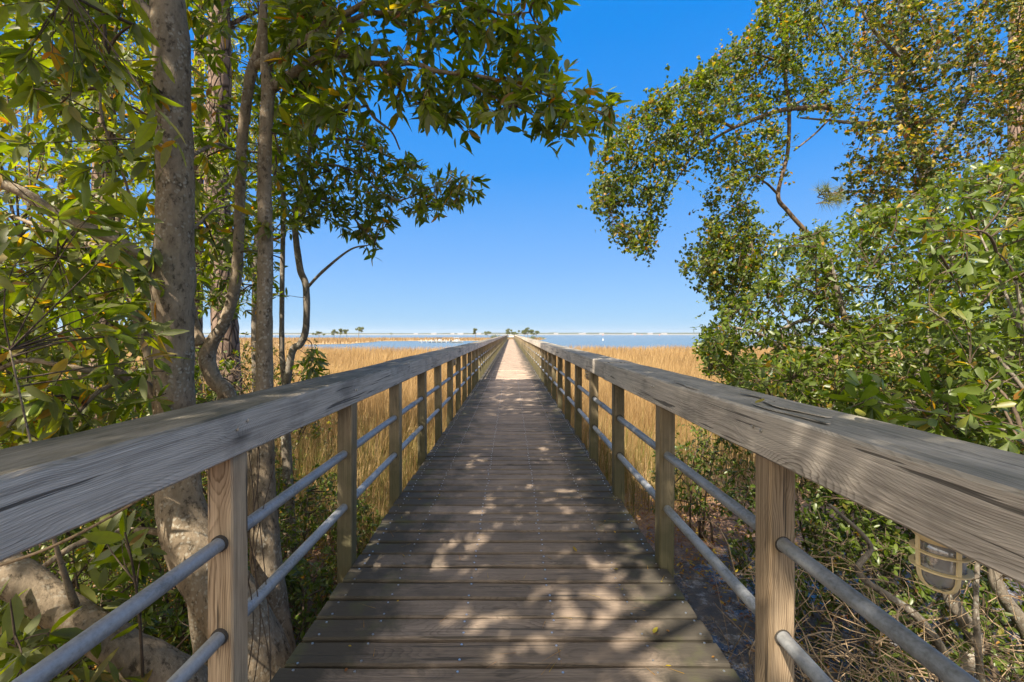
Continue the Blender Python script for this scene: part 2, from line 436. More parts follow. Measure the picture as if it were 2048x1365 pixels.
M = {}
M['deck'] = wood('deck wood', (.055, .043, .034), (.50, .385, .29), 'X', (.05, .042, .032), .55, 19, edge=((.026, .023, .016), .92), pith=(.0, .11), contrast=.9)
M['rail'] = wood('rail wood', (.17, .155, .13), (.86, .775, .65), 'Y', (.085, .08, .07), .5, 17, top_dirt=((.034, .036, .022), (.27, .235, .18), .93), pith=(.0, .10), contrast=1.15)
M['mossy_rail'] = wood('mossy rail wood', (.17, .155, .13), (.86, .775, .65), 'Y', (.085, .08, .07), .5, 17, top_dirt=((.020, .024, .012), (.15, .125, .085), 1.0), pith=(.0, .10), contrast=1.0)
M['post'] = wood('post wood', (.085, .068, .040), (.36, .285, .175), 'Z', (.075, .072, .034), .45, 22, moss=((.070, .068, .030), .80, .85), pith=(.02, .055), contrast=1.0)
M['new_post'] = wood('newer post wood', (.12, .085, .048), (.56, .43, .28), 'Z', (.12, .10, .06), .3, 22, moss=((.085, .085, .035), .7, .12), pith=(.02, .055), contrast=1.9)
M['under'] = simple('under timber', (.06, .05, .038), .9)
M['screw'] = simple('screw metal', (.62, .60, .56), .35, .9)
# galvanised pipe
m, nt, out = mat_new('galvanised pipe'); b = NB(nt); tc = b.n('ShaderNodeTexCoord')
n1 = b.noise(b.scale(tc.outputs['Object'], (1, .35, 1)), 16, 6, .7); n2 = b.noise(tc.outputs['Object'], 90, 3)
f = b.math('ADD', b.math('MULTIPLY', n1, .75), b.math('MULTIPLY', n2, .35), clamp=True)
col = b.ramp(f, [(0, (.07, .072, .068)), (.42, (.19, .195, .19)), (.55, (.30, .31, .315)), (.75, (.40, .41, .42)), (1, (.55, .55, .55))])
principled(b, out, col, .58, n2, .001, .3, .5, .35); M['pipe'] = m

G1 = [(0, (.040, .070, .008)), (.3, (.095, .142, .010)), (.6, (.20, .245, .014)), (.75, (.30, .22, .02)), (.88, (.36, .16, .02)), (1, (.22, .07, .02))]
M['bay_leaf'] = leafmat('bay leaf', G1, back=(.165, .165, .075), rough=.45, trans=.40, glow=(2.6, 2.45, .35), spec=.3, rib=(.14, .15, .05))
G2 = [(0, (.025, .055, .006)), (.3, (.070, .112, .008)), (.6, (.19, .215, .013)), (.75, (.34, .25, .025)), (.88, (.40, .17, .03)), (1, (.20, .065, .03))]
M['small_leaf'] = leafmat('small leaf', G2, back=(.09, .12, .025), rough=.5, trans=.38, glow=(2.3, 2.2, .4))
M['vine_leaf'] = leafmat('vine leaf', [(0, (.030, .060, .008)), (.4, (.085, .12, .012)), (.55, (.19, .19, .018)), (.75, (.40, .30, .022)), (.88, (.40, .22, .03)), (1, (.17, .06, .03))], rough=.5, trans=.45, glow=(1.8, 1.6, .6))
M['myrtle_leaf'] = leafmat('shrub leaf', [(0, (.022, .048, .006)), (.3, (.066, .112, .007)), (.6, (.165, .215, .011)), (.75, (.30, .24, .03)), (.88, (.34, .17, .03)), (1, (.18, .07, .03))], back=(.10, .13, .026), rough=.38, trans=.34, glow=(2.6, 2.4, .35), spec=.4, rib=(.13, .15, .05))
M['needle'] = leafmat('pine needle', [(0, (.05, .09, .02)), (.5, (.15, .19, .03)), (.75, (.22, .2, .04)), (1, (.28, .12, .04))], rough=.5, trans=.25)
M['far_leaf'] = leafmat('far foliage', [(0, (.07, .10, .03)), (.5, (.14, .16, .045)), (1, (.24, .22, .07))], rough=.7, trans=.25, spec=.1)
M['straw'] = leafmat('marsh straw', [(0, (.155, .093, .034)), (.35, (.31, .20, .084)), (.7, (.44, .30, .135)), (.85, (.17, .165, .035)), (1, (.085, .12, .02))], rough=.6, trans=.32, glow=(1.15, 1.1, .9), spec=.2)
M['dead'] = leafmat('dead stalk', [(0, (.09, .055, .03)), (.5, (.22, .13, .06)), (1, (.34, .20, .09))], rough=.8, trans=.1, spec=.1, glow=(1, 1, 1))
M['bay_bark'] = bark('pale smooth bark', (.12, .090, .058), (.35, .275, .185), 15, .45, lichen=(.36, .33, .26), patch=(.040, .030, .019), bd=.010)
M['twig'] = bark('twig bark', (.05, .035, .022), (.15, .11, .075), 22, .5, patch=(.05, .04, .03), bd=.003)
M['pine_bark'] = bark('pine bark', (.13, .085, .06), (.33, .235, .18), 12, .3, patch=(.035, .025, .02), bd=.02, plates=True)
M['grey_bark'] = bark('grey furrowed bark', (.09, .075, .055), (.28, .235, .18), 14, .25, lichen=(.36, .36, .3), patch=(.05, .04, .03), bd=.012)
M['brown_bark'] = bark('brown branch bark', (.07, .048, .03), (.21, .15, .10), 18, .4, patch=(.04, .03, .02), bd=.005)
M['deadwood'] = bark('bleached dead wood', (.15, .10, .055), (.42, .31, .19), 20, .5, patch=(.12, .08, .05), bd=.003)
M['white'] = simple('white paint', (.62, .61, .58), .45, amt=.08)
M['cage'] = simple('cream plastic', (.86, .69, .37), .5, amt=.15)
M['hull'] = simple('boat gelcoat', (.6, .6, .6), .3, amt=.04)
M['dark'] = simple('dark plastic', (.03, .032, .035), .5)
M['piling'] = simple('weathered piling', (.42, .37, .31), .9, amt=.3)
M['orange'] = simple('orange paint', (.6, .16, .05), .5)
# dusty lamp glass
m, nt, out = mat_new('dusty glass'); b = NB(nt); tc = b.n('ShaderNodeTexCoord')
nz = b.noise(tc.outputs['Object'], 26, 5, .7)
g1 = b.n('ShaderNodeBsdfGlossy'); g1.inputs['Roughness'].default_value = .07; g1.inputs['Color'].default_value = (.8, .8, .8, 1)
tr = b.n('ShaderNodeBsdfTransparent'); tr.inputs['Color'].default_value = (.74, .74, .72, 1)
df = b.n('ShaderNodeBsdfDiffuse'); b.link(b.ramp(nz, [(0, (.05, .045, .04)), (.38, (.10, .095, .09)), (.45, (.42, .41, .40)), (1, (.62, .6, .58))]), df.inputs['Color'])
m1 = b.n('ShaderNodeMixShader'); m1.inputs[0].default_value = .5; b.link(tr.outputs[0], m1.inputs[1]); b.link(df.outputs[0], m1.inputs[2])
m2 = b.n('ShaderNodeMixShader'); m2.inputs[0].default_value = .2; b.link(m1.outputs[0], m2.inputs[1]); b.link(g1.outputs[0], m2.inputs[2])
b.link(m2.outputs[0], out.inputs[0]); M['glass'] = m
# ground: wet mud near the trees, leaf litter, then straw-coloured marsh
m, nt, out = mat_new('marsh ground'); b = NB(nt); gp = b.n('ShaderNodeNewGeometry'); P_ = gp.outputs['Position']
sp = b.n('ShaderNodeSeparateXYZ'); b.link(P_, sp.inputs[0])
na = b.noise(P_, 1.3, 5); nb_ = b.noise(P_, 14, 6, .7); nc = b.noise(P_, 60, 4, .7)
mud = b.ramp(nb_, [(0, (.010, .009, .008)), (.5, (.035, .028, .022)), (.62, (.11, .075, .045)), (1, (.2, .13, .07))])
glint = b.ramp(b.noise(P_, 7.5, 7, .8), [(0, (0, 0, 0)), (.535, (0, 0, 0)), (.60, (1, 1, 1)), (1, (1, 1, 1))])
mud = b.mix(b.math('MULTIPLY', glint, .85), mud, (.27, .28, .31))  # pale sky glints on the wet mud, painted into its colour
lit = b.ramp(nc, [(0, (.06, .03, .015)), (.45, (.16, .085, .04)), (.7, (.32, .18, .09)), (1, (.42, .28, .15))])
strw = b.ramp(nb_, [(0, (.14, .09, .035)), (.5, (.32, .21, .08)), (1, (.45, .31, .13))])
k1 = b.math('ADD', b.math('SUBTRACT', sp.outputs[1], 4.5), b.math('MULTIPLY', b.math('SUBTRACT', na, .5), 3.0), clamp=True)
leftk = b.math('MULTIPLY', b.math('SUBTRACT', -1.0, sp.outputs[0]), 2.0, clamp=True)
k1 = b.math('MAXIMUM', k1, b.math('MULTIPLY', leftk, b.math('ADD', .35, b.math('MULTIPLY', na, .8), clamp=True)))
k2 = b.math('ADD', b.math('SUBTRACT', sp.outputs[1], 6.6), b.math('MULTIPLY', b.math('SUBTRACT', na, .5), 3.0), clamp=True)
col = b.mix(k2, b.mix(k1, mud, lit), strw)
pud = b.ramp(b.noise(P_, 3.4, 3), [(0, (0, 0, 0)), (.44, (0, 0, 0)), (.56, (1, 1, 1)), (1, (1, 1, 1))])
rgh = b.math('ADD', b.math('MULTIPLY', b.math('MAXIMUM', b.math('MULTIPLY', pud, .5), k1), .75), .07, clamp=True)
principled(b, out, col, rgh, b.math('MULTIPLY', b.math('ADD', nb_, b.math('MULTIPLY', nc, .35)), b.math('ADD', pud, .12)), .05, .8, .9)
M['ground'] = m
# sea
m, nt, out = mat_new('bay water'); b = NB(nt); gp = b.n('ShaderNodeNewGeometry')
v1 = b.scale(gp.outputs['Position'], (.05, .32, 1)); v2 = b.scale(gp.outputs['Position'], (.6, 1.6, 1))
hn = b.math('ADD', b.noise(v1, 1.0, 5, .6), b.math('MULTIPLY', b.noise(v2, 1.0, 3), .3))
stk = b.noise(b.scale(gp.outputs['Position'], (.006, .045, 1)), 1.0, 4)
col = b.mix(stk, (.05, .085, .105), (.115, .155, .175))
principled(b, out, col, .25, hn, .5, .55, .5); M['water'] = m
M['bed'] = simple('sea bed sand', (.25, .21, .15), .9, nscale=.3)
M['hill'] = simple('far wooded shore', (.05, .065, .04), .9, nscale=.02, amt=.5)
M['sand'] = simple('pale beach sand', (.24, .23, .21), .9, nscale=.05)
M['house_wall'] = simple('house paint', (.30, .29, .27), .7, nscale=.2)
M['house_roof'] = simple('house roof', (.35, .33, .31), .7, nscale=.2)

# ------------------------------------------------------------------ light, sky, camera
EL, AZ = R(53.8), R(215)
sun_dir = Vector((math.sin(AZ) * math.cos(EL), math.cos(AZ) * math.cos(EL), math.sin(EL)))
w = bpy.data.worlds.new('World'); sc.world = w; w.use_nodes = True
nt = w.node_tree; b = NB(nt); bg = nt.nodes['Background']
sky = b.n('ShaderNodeTexSky', sky_type='NISHITA'); sky.sun_disc = False
sky.sun_elevation = EL; sky.sun_rotation = AZ; sky.air_density = 1.0; sky.dust_density = .6; sky.ozone_density = 2.2
tc = b.n('ShaderNodeTexCoord'); sep = b.n('ShaderNodeSeparateXYZ'); b.link(tc.outputs['Generated'], sep.inputs[0])
# clear deep blue away from the sun, paler to the horizon, whitish veil round the sun
blue = b.ramp(b.math('MULTIPLY', sep.outputs[2], 1.4), [(0, (1.0, 1.75, 2.45)), (.05, (.84, 1.6, 2.48)), (.22, (.53, 1.28, 2.6)), (.5, (.12, .92, 2.55)), (.8, (.0, .73, 2.45)), (1, (.0, .70, 2.35))])
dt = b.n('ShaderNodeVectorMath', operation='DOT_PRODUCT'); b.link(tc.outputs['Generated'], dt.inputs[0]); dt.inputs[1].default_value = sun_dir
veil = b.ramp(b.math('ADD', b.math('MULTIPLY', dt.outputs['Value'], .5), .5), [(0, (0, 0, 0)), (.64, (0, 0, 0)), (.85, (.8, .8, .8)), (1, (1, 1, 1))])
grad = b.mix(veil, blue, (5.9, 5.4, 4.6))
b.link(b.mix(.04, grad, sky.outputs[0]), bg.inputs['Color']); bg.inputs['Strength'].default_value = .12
sl = bpy.data.lights.new('sun', 'SUN'); sl.energy = 3.95; sl.angle = R(.47); sl.color = (1, .90, .76)
so = bpy.data.objects.new('sun', sl); COL.objects.link(so); so.rotation_euler = sun_dir.to_track_quat('Z', 'Y').to_euler(); so.location = (-6, -12, 20)
cam = bpy.data.cameras.new('camera'); cam.sensor_width = 36; cam.lens = F / 2048 * 36; cam.clip_start = .05; cam.clip_end = 6000
cam.shift_x = 2 / 2048; cam.shift_y = -14.5 / 2048
co = bpy.data.objects.new('camera', cam); COL.objects.link(co); co.location = (0, 0, H); co.rotation_euler = (R(90), 0, 0); sc.camera = co
sc.view_settings.view_transform = 'Standard'; sc.view_settings.look = 'None'; sc.view_settings.exposure = 1.62; sc.view_settings.gamma = 1
sc.cycles.max_bounces = 6; sc.cycles.diffuse_bounces = 4; sc.cycles.glossy_bounces = 2; sc.cycles.transmission_bounces = 4
sc.cycles.transparent_max_bounces = 8; sc.cycles.caustics_reflective = False; sc.cycles.caustics_refractive = False

# ------------------------------------------------------------------ land and water
def slab(name, poly, z0, z1, mat, label=None, sub=None):
    g = Geo(); p = np.asarray(poly, float); n = len(p)
    top = np.c_[p, np.full(n, z1)]; bot = np.c_[p, np.full(n, z0)]
    v, f = loft(np.stack([bot, top]))
    g.add(v, f); o = g.build(name, mat, attrs=False); return tag(o, kind='structure')
g = Geo(); s = 2600; e = 1500
g.add([(-s, -80, -1.9), (s, -80, -1.9), (s, e, -1.9), (-s, e, -1.9)], [[[0, 1, 2, 3]]]); tag(g.build('ground', M['bed'], attrs=False), kind='structure')
g = Geo()
g.add([(-s, 30, -1.2), (s, 30, -1.2), (s, e, -1.2), (-s, e, -1.2)], [[[0, 1, 2, 3]]]); tag(g.build('water', M['water'], attrs=False), kind='structure')
NEAR = [(-200, -60), (200, -60), (200, 62), (60, 60), (30, 59), (12, 57), (0, 55), (-12, 53), (-22, 54), (-31, 62), (-38, 76), (-46, 96), (-70, 109), (-200, 118)]
SPIT = [(-210, 112), (-70, 106), (-50, 100), (-41, 110), (-43, 134), (-46, 150), (-34, 157), (-20, 159), (0, 162), (12, 176), (19, 226), (10, 240), (-60, 255), (-210, 262)]
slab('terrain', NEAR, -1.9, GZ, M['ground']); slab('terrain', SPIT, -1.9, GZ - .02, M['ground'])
# far shore across the bay
g = Geo(); xs = np.linspace(-2500, 2500, 501); rng2 = np.random.default_rng(3)
hh = 3.5 + .6 * np.sin(xs / 240) + .4 * np.sin(xs / 83 + 1) + rng2.uniform(-.5, .5, 501)
yy = 950 + 40 * np.sin(xs / 450)
rings = np.stack([np.stack([xs, yy + a, np.full_like(xs, z) if z < 0 else hh * z], 1) for a, z in ((0, -1.4), (3, .75), (14, 1.0), (160, .8), (220, -1.4))], 1)
v, f = loft(rings); g.add(v, f); tag(g.build('hills', M['hill'], attrs=False), kind='structure')
g = Geo(); rings = np.stack([np.stack([xs, yy + a - 27, np.full_like(xs, z)], 1) for a, z in ((0, -1.5), (8, -.7), (25, .0), (25, -1.5))], 1)
v, f = loft(rings); g.add(v, f); tag(g.build('beach', M['sand'], attrs=False), kind='structure')

# ------------------------------------------------------------------ the boardwalk
S = 1.115; D0 = 1.483; END = 109.0
bw = thing('boardwalk', (0, 0, 0), 'long straight weathered wooden boardwalk with pipe railings running out over the marsh', 'boardwalk')
PW = .1545; Y0 = 1.813
XL, XR = -.962, .925
def plank(g, y, og, jit):
    wv = PW - .019
    b_ = .008
    prof = np.array([(-wv / 2, -.038), (wv / 2, -.038), (wv / 2, -b_), (wv / 2 - b_, 0), (-wv / 2 + b_, 0), (-wv / 2, -b_)])
    xs = np.linspace(XL + jit[0], XR + jit[1], 13)
    r_ = np.stack([np.c_[np.full(6, x), y + prof[:, 0] + jit[4] * (x * .004), prof[:, 1] + jit[2] + x * jit[3] + .0016 * math.sin(x * 3 + y * 7)] for x in xs])
    r_[:, :, 1] += .0022 * np.sin(r_[:, :, 0] * 9 + y * 31)
    v, f = loft(r_); g.add(v, f, 0)
SCREW_X = (-.894, -.64, -.222, .202, .605, .883)
def screws(g, y, jit):
    a = np.linspace(0, 2 * PI, 8, endpoint=False)
    for sx in SCREW_X:
        for q in (-1, 1):
            x = sx + rng.normal() * .006; yy_ = y + q * .045 + rng.normal() * .006; z = jit[2] + x * jit[3] + .0028
            c = np.c_[x + .0052 * np.cos(a), yy_ + .0052 * np.sin(a), np.full(8, z)]
            v, f = loft(np.stack([c - [0, 0, .004], c])); g.add(v, f, 1)
n_all = int((END + 4) / PW)
first = int(math.floor((1.0 - (Y0 - 20 * PW)) / PW)); far = Geo()
for k in range(n_all + 40):
    y = Y0 + (k - 30) * PW + PW / 2
    if y > END: break
    jit = (rng.uniform(-.007, .007), rng.uniform(-.007, .007), rng.uniform(-.0025, .0025), rng.uniform(-.0015, .0015), rng.uniform(-1, 1))
    if 1.2 < y < 1.2 + 100 * PW:
        g = Geo(); plank(g, y, None, jit); screws(g, y, jit)
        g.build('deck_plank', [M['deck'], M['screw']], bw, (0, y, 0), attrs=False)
    else:
        plank(far, y, None, jit)
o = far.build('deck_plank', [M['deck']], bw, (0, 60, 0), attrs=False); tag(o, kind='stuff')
# stringers below the planks
for x in (-.89, -.22, .20, .87):
    g = Geo(); v, f = loft([[(x - .02, y, -.24), (x + .02, y, -.24), (x + .02, y, -.042), (x - .02, y, -.042)] for y in (-3, END - .1)]); g.add(v, f)
    g.build('stringer', M['under'], bw, attrs=False)
# posts
def post(g, x0, y0, zt, w=.09, dpt=.092, lean=(0, 0)):
    b_ = .006
    prof = np.array([(b_, 0), (w - b_, 0), (w, b_), (w, dpt - b_), (w - b_, dpt), (b_, dpt), (0, dpt - b_), (0, b_)])
    zs = np.linspace(GZ - .3, zt, 12)
    r_ = np.stack([np.c_[x0 + prof[:, 0] + lean[0] * z, y0 + prof[:, 1] + lean[1] * z, np.full(8, z)] for z in zs])
    r_ += .0016 * np.stack([wob(r_, 8, x0 * 3 + y0), wob(r_, 8, y0 * 1.7), np.zeros(r_.shape[:2])], -1)
    v, f = loft(r_); g.add(v, f)
RB, RT = .972, 1.132        # underside and top of the handrail
far = Geo(); npost = int((END - D0) / S) + 1
for i in range(-2, npost):
    y = D0 + i * S
    for sd in (-1, 1):
        x0 = -1.052 if sd < 0 else .892
        ln = (rng.normal() * .004, rng.normal() * .006)
        if -1 <= i < 49:
            g = Geo(); post(g, x0, y + rng.normal() * .008, RB + .004, lean=ln)
            for z in (.35, .672):   # dark drilled rim where the pipe passes through
                a = np.linspace(0, 2 * PI, 18, endpoint=False)
                c = lambda r_, dy: np.c_[x0 + .045 + r_ * np.cos(a), np.full(18, y - dy), z + .002 + r_ * np.sin(a)]
                v, f = loft([c(.0285, -.01), c(.0285, .0035), c(.022, .0035)], cap=False); g.add(v, f, 1)
            g.build('post', [M['new_post' if i <= 0 else 'post'], M['under']], bw, (x0 + .045, y, 0), attrs=False)
        else:
            post(far, x0, y, RB + .004, lean=ln)
tag(far.build('post', [M['post']], bw, (0, 60, 0), attrs=False), kind='stuff')
# pipes in lengths of six bays with a coupling collar
def pipe(x, z, y0, y1, last):
    g = Geo(); a = np.linspace(0, 2 * PI, 16, endpoint=False); ys = np.linspace(y0, y1, 14)
    ci = lambda y, r_: np.c_[x + r_ * np.cos(a), np.full(16, y), z + .004 * math.sin(y * .9 + x) + r_ * np.sin(a)]
    v, f = loft([ci(y, .0235) for y in ys]); g.add(v, f, 0, True)
    if not last:
        v, f = loft([ci(y1 - .05, .0262), ci(y1 + .05, .0262)]); g.add(v, f, 0, True)
    g.build('pipe_rail', M['pipe'], bw, (x, (y0 + y1) / 2, z), attrs=False)
for x in (-1.007, .937):
    for z in (.35, .672):
        y = -2.0
        while y < END - .2:
            y1 = min(y + 6.4, END - .05); pipe(x, z, y, y1, y1 > END - .3); y = y1
# handrails: thick flat beams, butt jointed
def beam(x0, x1, y0, y1, seed, rough_top=0.0):
    g = Geo(); b_ = .007
    dx, dz = rng.normal() * .004, rng.normal() * .003
    prof = np.array([(x0 + b_, RB), (x1 - b_, RB), (x1, RB + b_), (x1, RT - b_), (x1 - b_, RT)] +
                    [(x1 + (x0 - x1) * t, RT) for t in (.2, .38, .5, .62, .8)] + [(x0 + b_, RT), (x0, RT - b_), (x0, RB + b_)])
    n = 40; ys = np.linspace(y0 + .004, y1 - .004, n); m_ = len(prof)
    r_ = np.stack([np.c_[prof[:, 0] + dx, np.full(m_, y), prof[:, 1] + dz] for y in ys])
    k = np.zeros(m_); k[4:11] = 1
    r_[:, :, 2] += (.0035 * wob(r_ * [6, 1, 6], 1.5, seed) + .002 * wob(r_ * [3, 1, 3], 9, seed)) * k[None]
    r_[:, 5:10, 2] -= .002
    r_[:, :, 0] += .0028 * wob(r_ * [1, 1, 1], 2.2, seed + 5)
    v, f = loft(r_); g.add(v, f, 0)
    # nail heads on the walkway face
    a = np.linspace(0, 2 * PI, 8, endpoint=False); xi = x1 if x0 < 0 else x0; q = 1 if x0 < 0 else -1
    for i in range(int((y0 - D0) // S), int((y1 - D0) // S) + 1):
        for t in (0.02, .07):
            y = D0 + i * S + t + rng.normal() * .01
            if not y0 + .03 < y < y1 - .03: continue
            z = RB + .05 + rng.uniform(0, .07)
            c = lambda r_, d: np.c_[np.full(8, xi + dx + q * d), y + r_ * np.cos(a), z + r_ * np.sin(a)]
            v, f = loft([c(.006, -.004), c(.006, .0045), c(.003, .0050)]); g.add(v, f, 1)
    return g.build('handrail', [M['mossy_rail' if x0 < 0 else 'rail'], M['screw']], bw, ((x0 + x1) / 2, (y0 + y1) / 2, (RB + RT) / 2), attrs=False)
for sd in (-1, 1):
    y = 4.05 - 4 * S * 2; i = 0
    while y < END:
        y1 = min(y + 4 * S, END)
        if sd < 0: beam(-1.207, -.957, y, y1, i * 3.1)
        else: beam(.873, 1.15, y, y1, i * 2.3 + 40)
        y = y1; i += 1
# lifted splinters and flaking wood on the sunny right handrail
def splinter(cx, y0, y1, wd, lift, seed):
    g = Geo(); n = 14; ys = np.linspace(y0, y1, n); t = np.linspace(0, 1, n)
    wv = wd * (np.sin(PI * np.clip(t * .93 + .05, 0, 1)) ** .5) * (1 + .15 * np.sin(t * 11 + seed))
    cxs = cx + .012 * np.sin(t * 5 + seed)
    up = RT + .003 + lift * .4 * t ** 2
    r_ = np.stack([np.stack([cxs - wv / 2, ys, up - .004], 1), np.stack([cxs + wv / 2, ys, up - .004], 1),
                   np.stack([cxs + wv / 2, ys, up - .0015], 1), np.stack([cxs - wv / 2, ys, up - .0005], 1)], 1)
    v, f = loft(r_); g.add(v, f)
    g.build('splinter', M['rail'], bw, (cx, (y0 + y1) / 2, RT), attrs=False)
for a_ in ((.935, 1.28, 1.66, .03, .006, 1), (1.01, 1.38, 1.74, .045, .008, 2), (.905, 2.05, 2.4, .025, .008, 4), (1.05, 1.7, 1.95, .03, .006, 5)):
    splinter(*a_)

# ------------------------------------------------------------------ caged lamps under the handrails
LR = .84
def lamp(x, y, label, tilt=0.0):
    t = thing('caged_lamp', (x, y, RB), label, 'lamp', 'caged lamps under the handrails')
    a = np.linspace(0, 2 * PI, 20, endpoint=False)
    def lathe(g, prof, mat=0, sm=True):
        v, f = loft([np.c_[x + LR * r_ * np.cos(a), y + LR * r_ * np.sin(a), np.full(20, RB + z)] for r_, z in prof]); g.add(v, f, mat, sm)
    g = Geo(); lathe(g, [(.058, -.002), (.06, -.012), (.06, -.034), (.052, -.04), (.05, -.045)]); g.build('lamp_base', M['cage'], t, attrs=False)
    g = Geo(); lathe(g, [(.049, -.044), (.050, -.06), (.050, -.10), (.048, -.118), (.042, -.134), (.030, -.146), (.012, -.152), (.002, -.153)]); g.build('globe', M['glass'], t, attrs=False)
    g = Geo(); lathe(g, [(.012, -.046), (.02, -.06), (.024, -.082), (.018, -.10), (.004, -.108)]); g.build('bulb', M['white'], t, attrs=False)
    g = Geo()
    for z, r_, w_ in ((-.070, .056, .012), (-.107, .056, .014)):
        v, f = loft([np.c_[x + LR * q * np.cos(a), y + LR * q * np.sin(a), np.full(20, RB + z + h_)] for q, h_ in ((r_ - .004, 0), (r_ + w_ * .6, .001), (r_ + w_ * .6, .004), (r_ - .004, .005), (r_ - .004, 0))], cap=False); g.add(v, f, 0, False)
    th = np.linspace(0, PI, 11)
    path = [(-.056, -.036), (-.056, -.07), (-.055, -.105)] + [(-.054 * math.cos(q), -.110 - .050 * math.sin(q)) for q in th[1:-1]] + [(.055, -.105), (.056, -.07), (.056, -.036)]
    for an in (R(-6), R(84)):
        c_, s_ = math.cos(an), math.sin(an); rings = []
        for i, (r_, z) in enumerate(path):
            j0, j1 = max(0, i - 1), min(len(path) - 1, i + 1)
            tx, tz = path[j1][0] - path[j0][0], path[j1][1] - path[j0][1]; ln = math.hypot(tx, tz); nx, nz = -tz / ln, tx / ln
            sq = []
            for u_, h_ in ((-.0042, -.0025), (.0042, -.0025), (.0042, .0025), (-.0042, .0025)):
                rr_ = LR * (r_ + nx * h_); zz = z + nz * h_
                sq.append((x + rr_ * c_ - u_ * s_, y + rr_ * s_ + u_ * c_, RB + zz))
            rings.append(sq)
        v, f = loft(rings); g.add(v, f)
    g.build('cage', M['cage'], t, attrs=False)
    return t
lamp(.983, .985, 'cream caged lamp hanging under the right handrail close to the camera, dusty glass')
lamp(.985, 5.45, 'small caged lamp far along under the right handrail between two posts')
lamp(-1.045, 7.85, 'small caged lamp far along under the left handrail between two posts')

exec_parts = []
sd = np.array(sun_dir)
def shade_pts(x0, x1, y0, y1, zlo, zhi, n):     # crown points whose shadow falls on this stretch of deck
    q = np.c_[rng.uniform(x0, x1, n), rng.uniform(y0, y1, n), np.zeros(n)]
    z = rng.uniform(zlo, zhi, n); p = q + sd[None] * (z / sd[2])[:, None]
    return p[p[:, 2] - H > .86 * p[:, 1]]
# ------------------------------------------------------------------ trees on the left
def wood_path(spec):        # [(px, py, distance, width in photo pixels)] -> path, radii
    p = np.array([at(a, b_, d) for a, b_, d, w_ in spec]); r_ = np.array([w_ * .5 / F * d for a, b_, d, w_ in spec]); return p, r_
def limb(parent, name, spec, mat, rough=.09, sides=12, seed=0.0, taper_end=True, n=None):
    p, r_ = wood_path(spec); g = Geo()
    L_ = np.linalg.norm(np.diff(p, axis=0), axis=1).sum()
    n = n or int(max(10, min(90, L_ / max(.02, r_.mean() * .7))))
    P = add_tube(g, p, r_, n, sides, rough, 0, seed)
    g.build(name, mat, parent, p[0])
    return P
def limbs(parent, name, specs, mat, **kw):
    return [limb(parent, name, s_, mat, seed=i * 1.3, **kw) for i, s_ in enumerate(specs)]

base = at(520, 1602, 2.3)
bay = thing('bay_tree', (base[0], base[1], GZ), 'multi-stemmed pale smooth-barked tree with long glossy leaves, growing against the left handrail', 'tree')
trunks = [
 [(560, 1620, 2.15, 170), (535, 1400, 2.15, 125), (480, 1250, 2.15, 112), (408, 1125, 2.2, 100), (364, 1020, 2.25, 82), (352, 900, 2.3, 69), (349, 760, 2.3, 66), (347, 640, 2.3, 67), (345, 545, 2.3, 76), (350, 470, 2.3, 63), (350, 330, 2.3, 62), (346, 200, 2.3, 58), (341, 80, 2.3, 66), (332, -40, 2.3, 54), (325, -260, 2.3, 44)],
 [(590, 1620, 2.4, 130), (566, 1400, 2.4, 82), (552, 1290, 2.45, 66), (534, 1130, 2.5, 56), (526, 960, 2.55, 44), (529, 780, 2.6, 32), (529, 633, 2.6, 29), (531, 500, 2.6, 28), (529, 366, 2.6, 25), (531, 270, 2.6, 24), (536, 176, 2.6, 25), (528, 110, 2.6, 14), (530, -60, 2.6, 10)],
 [(560, 1620, 2.6, 100), (545, 1300, 2.65, 50), (505, 960, 2.75, 34), (458, 796, 2.8, 30), (432, 765, 2.8, 27), (414, 721, 2.8, 31), (425, 684, 2.8, 24), (447, 650, 2.8, 21), (464, 600, 2.8, 20), (474, 540, 2.8, 20), (479, 430, 2.8, 19), (483, 300, 2.75, 19), (492, 215, 2.7, 19), (503, 145, 2.65, 20), (519, 90, 2.6, 15), (527, 0, 2.6, 12), (530, -80, 2.6, 9)],
 [(470, 1620, 1.95, 150), (400, 1430, 1.8, 105), (320, 1345, 1.75, 84), (249, 1300, 1.72, 70), (183, 1258, 1.7, 66), (110, 1212, 1.7, 64), (40, 1160, 1.7, 70), (-60, 1110, 1.7, 60), (-200, 1040, 1.7, 55)],
 [(430, 1500, 2.5, 40), (372, 1000, 2.5, 34), (318, 812, 2.55, 24), (300, 706, 2.6, 23), (276, 640, 2.6, 17), (262, 600, 2.6, 14), (240, 520, 2.6, 11), (236, 430, 2.6, 8)],
]
skel = []
for P in limbs(bay, 'trunk', trunks, M['bay_bark'], rough=.07, sides=20): skel.append(P[len(P) // 3:])
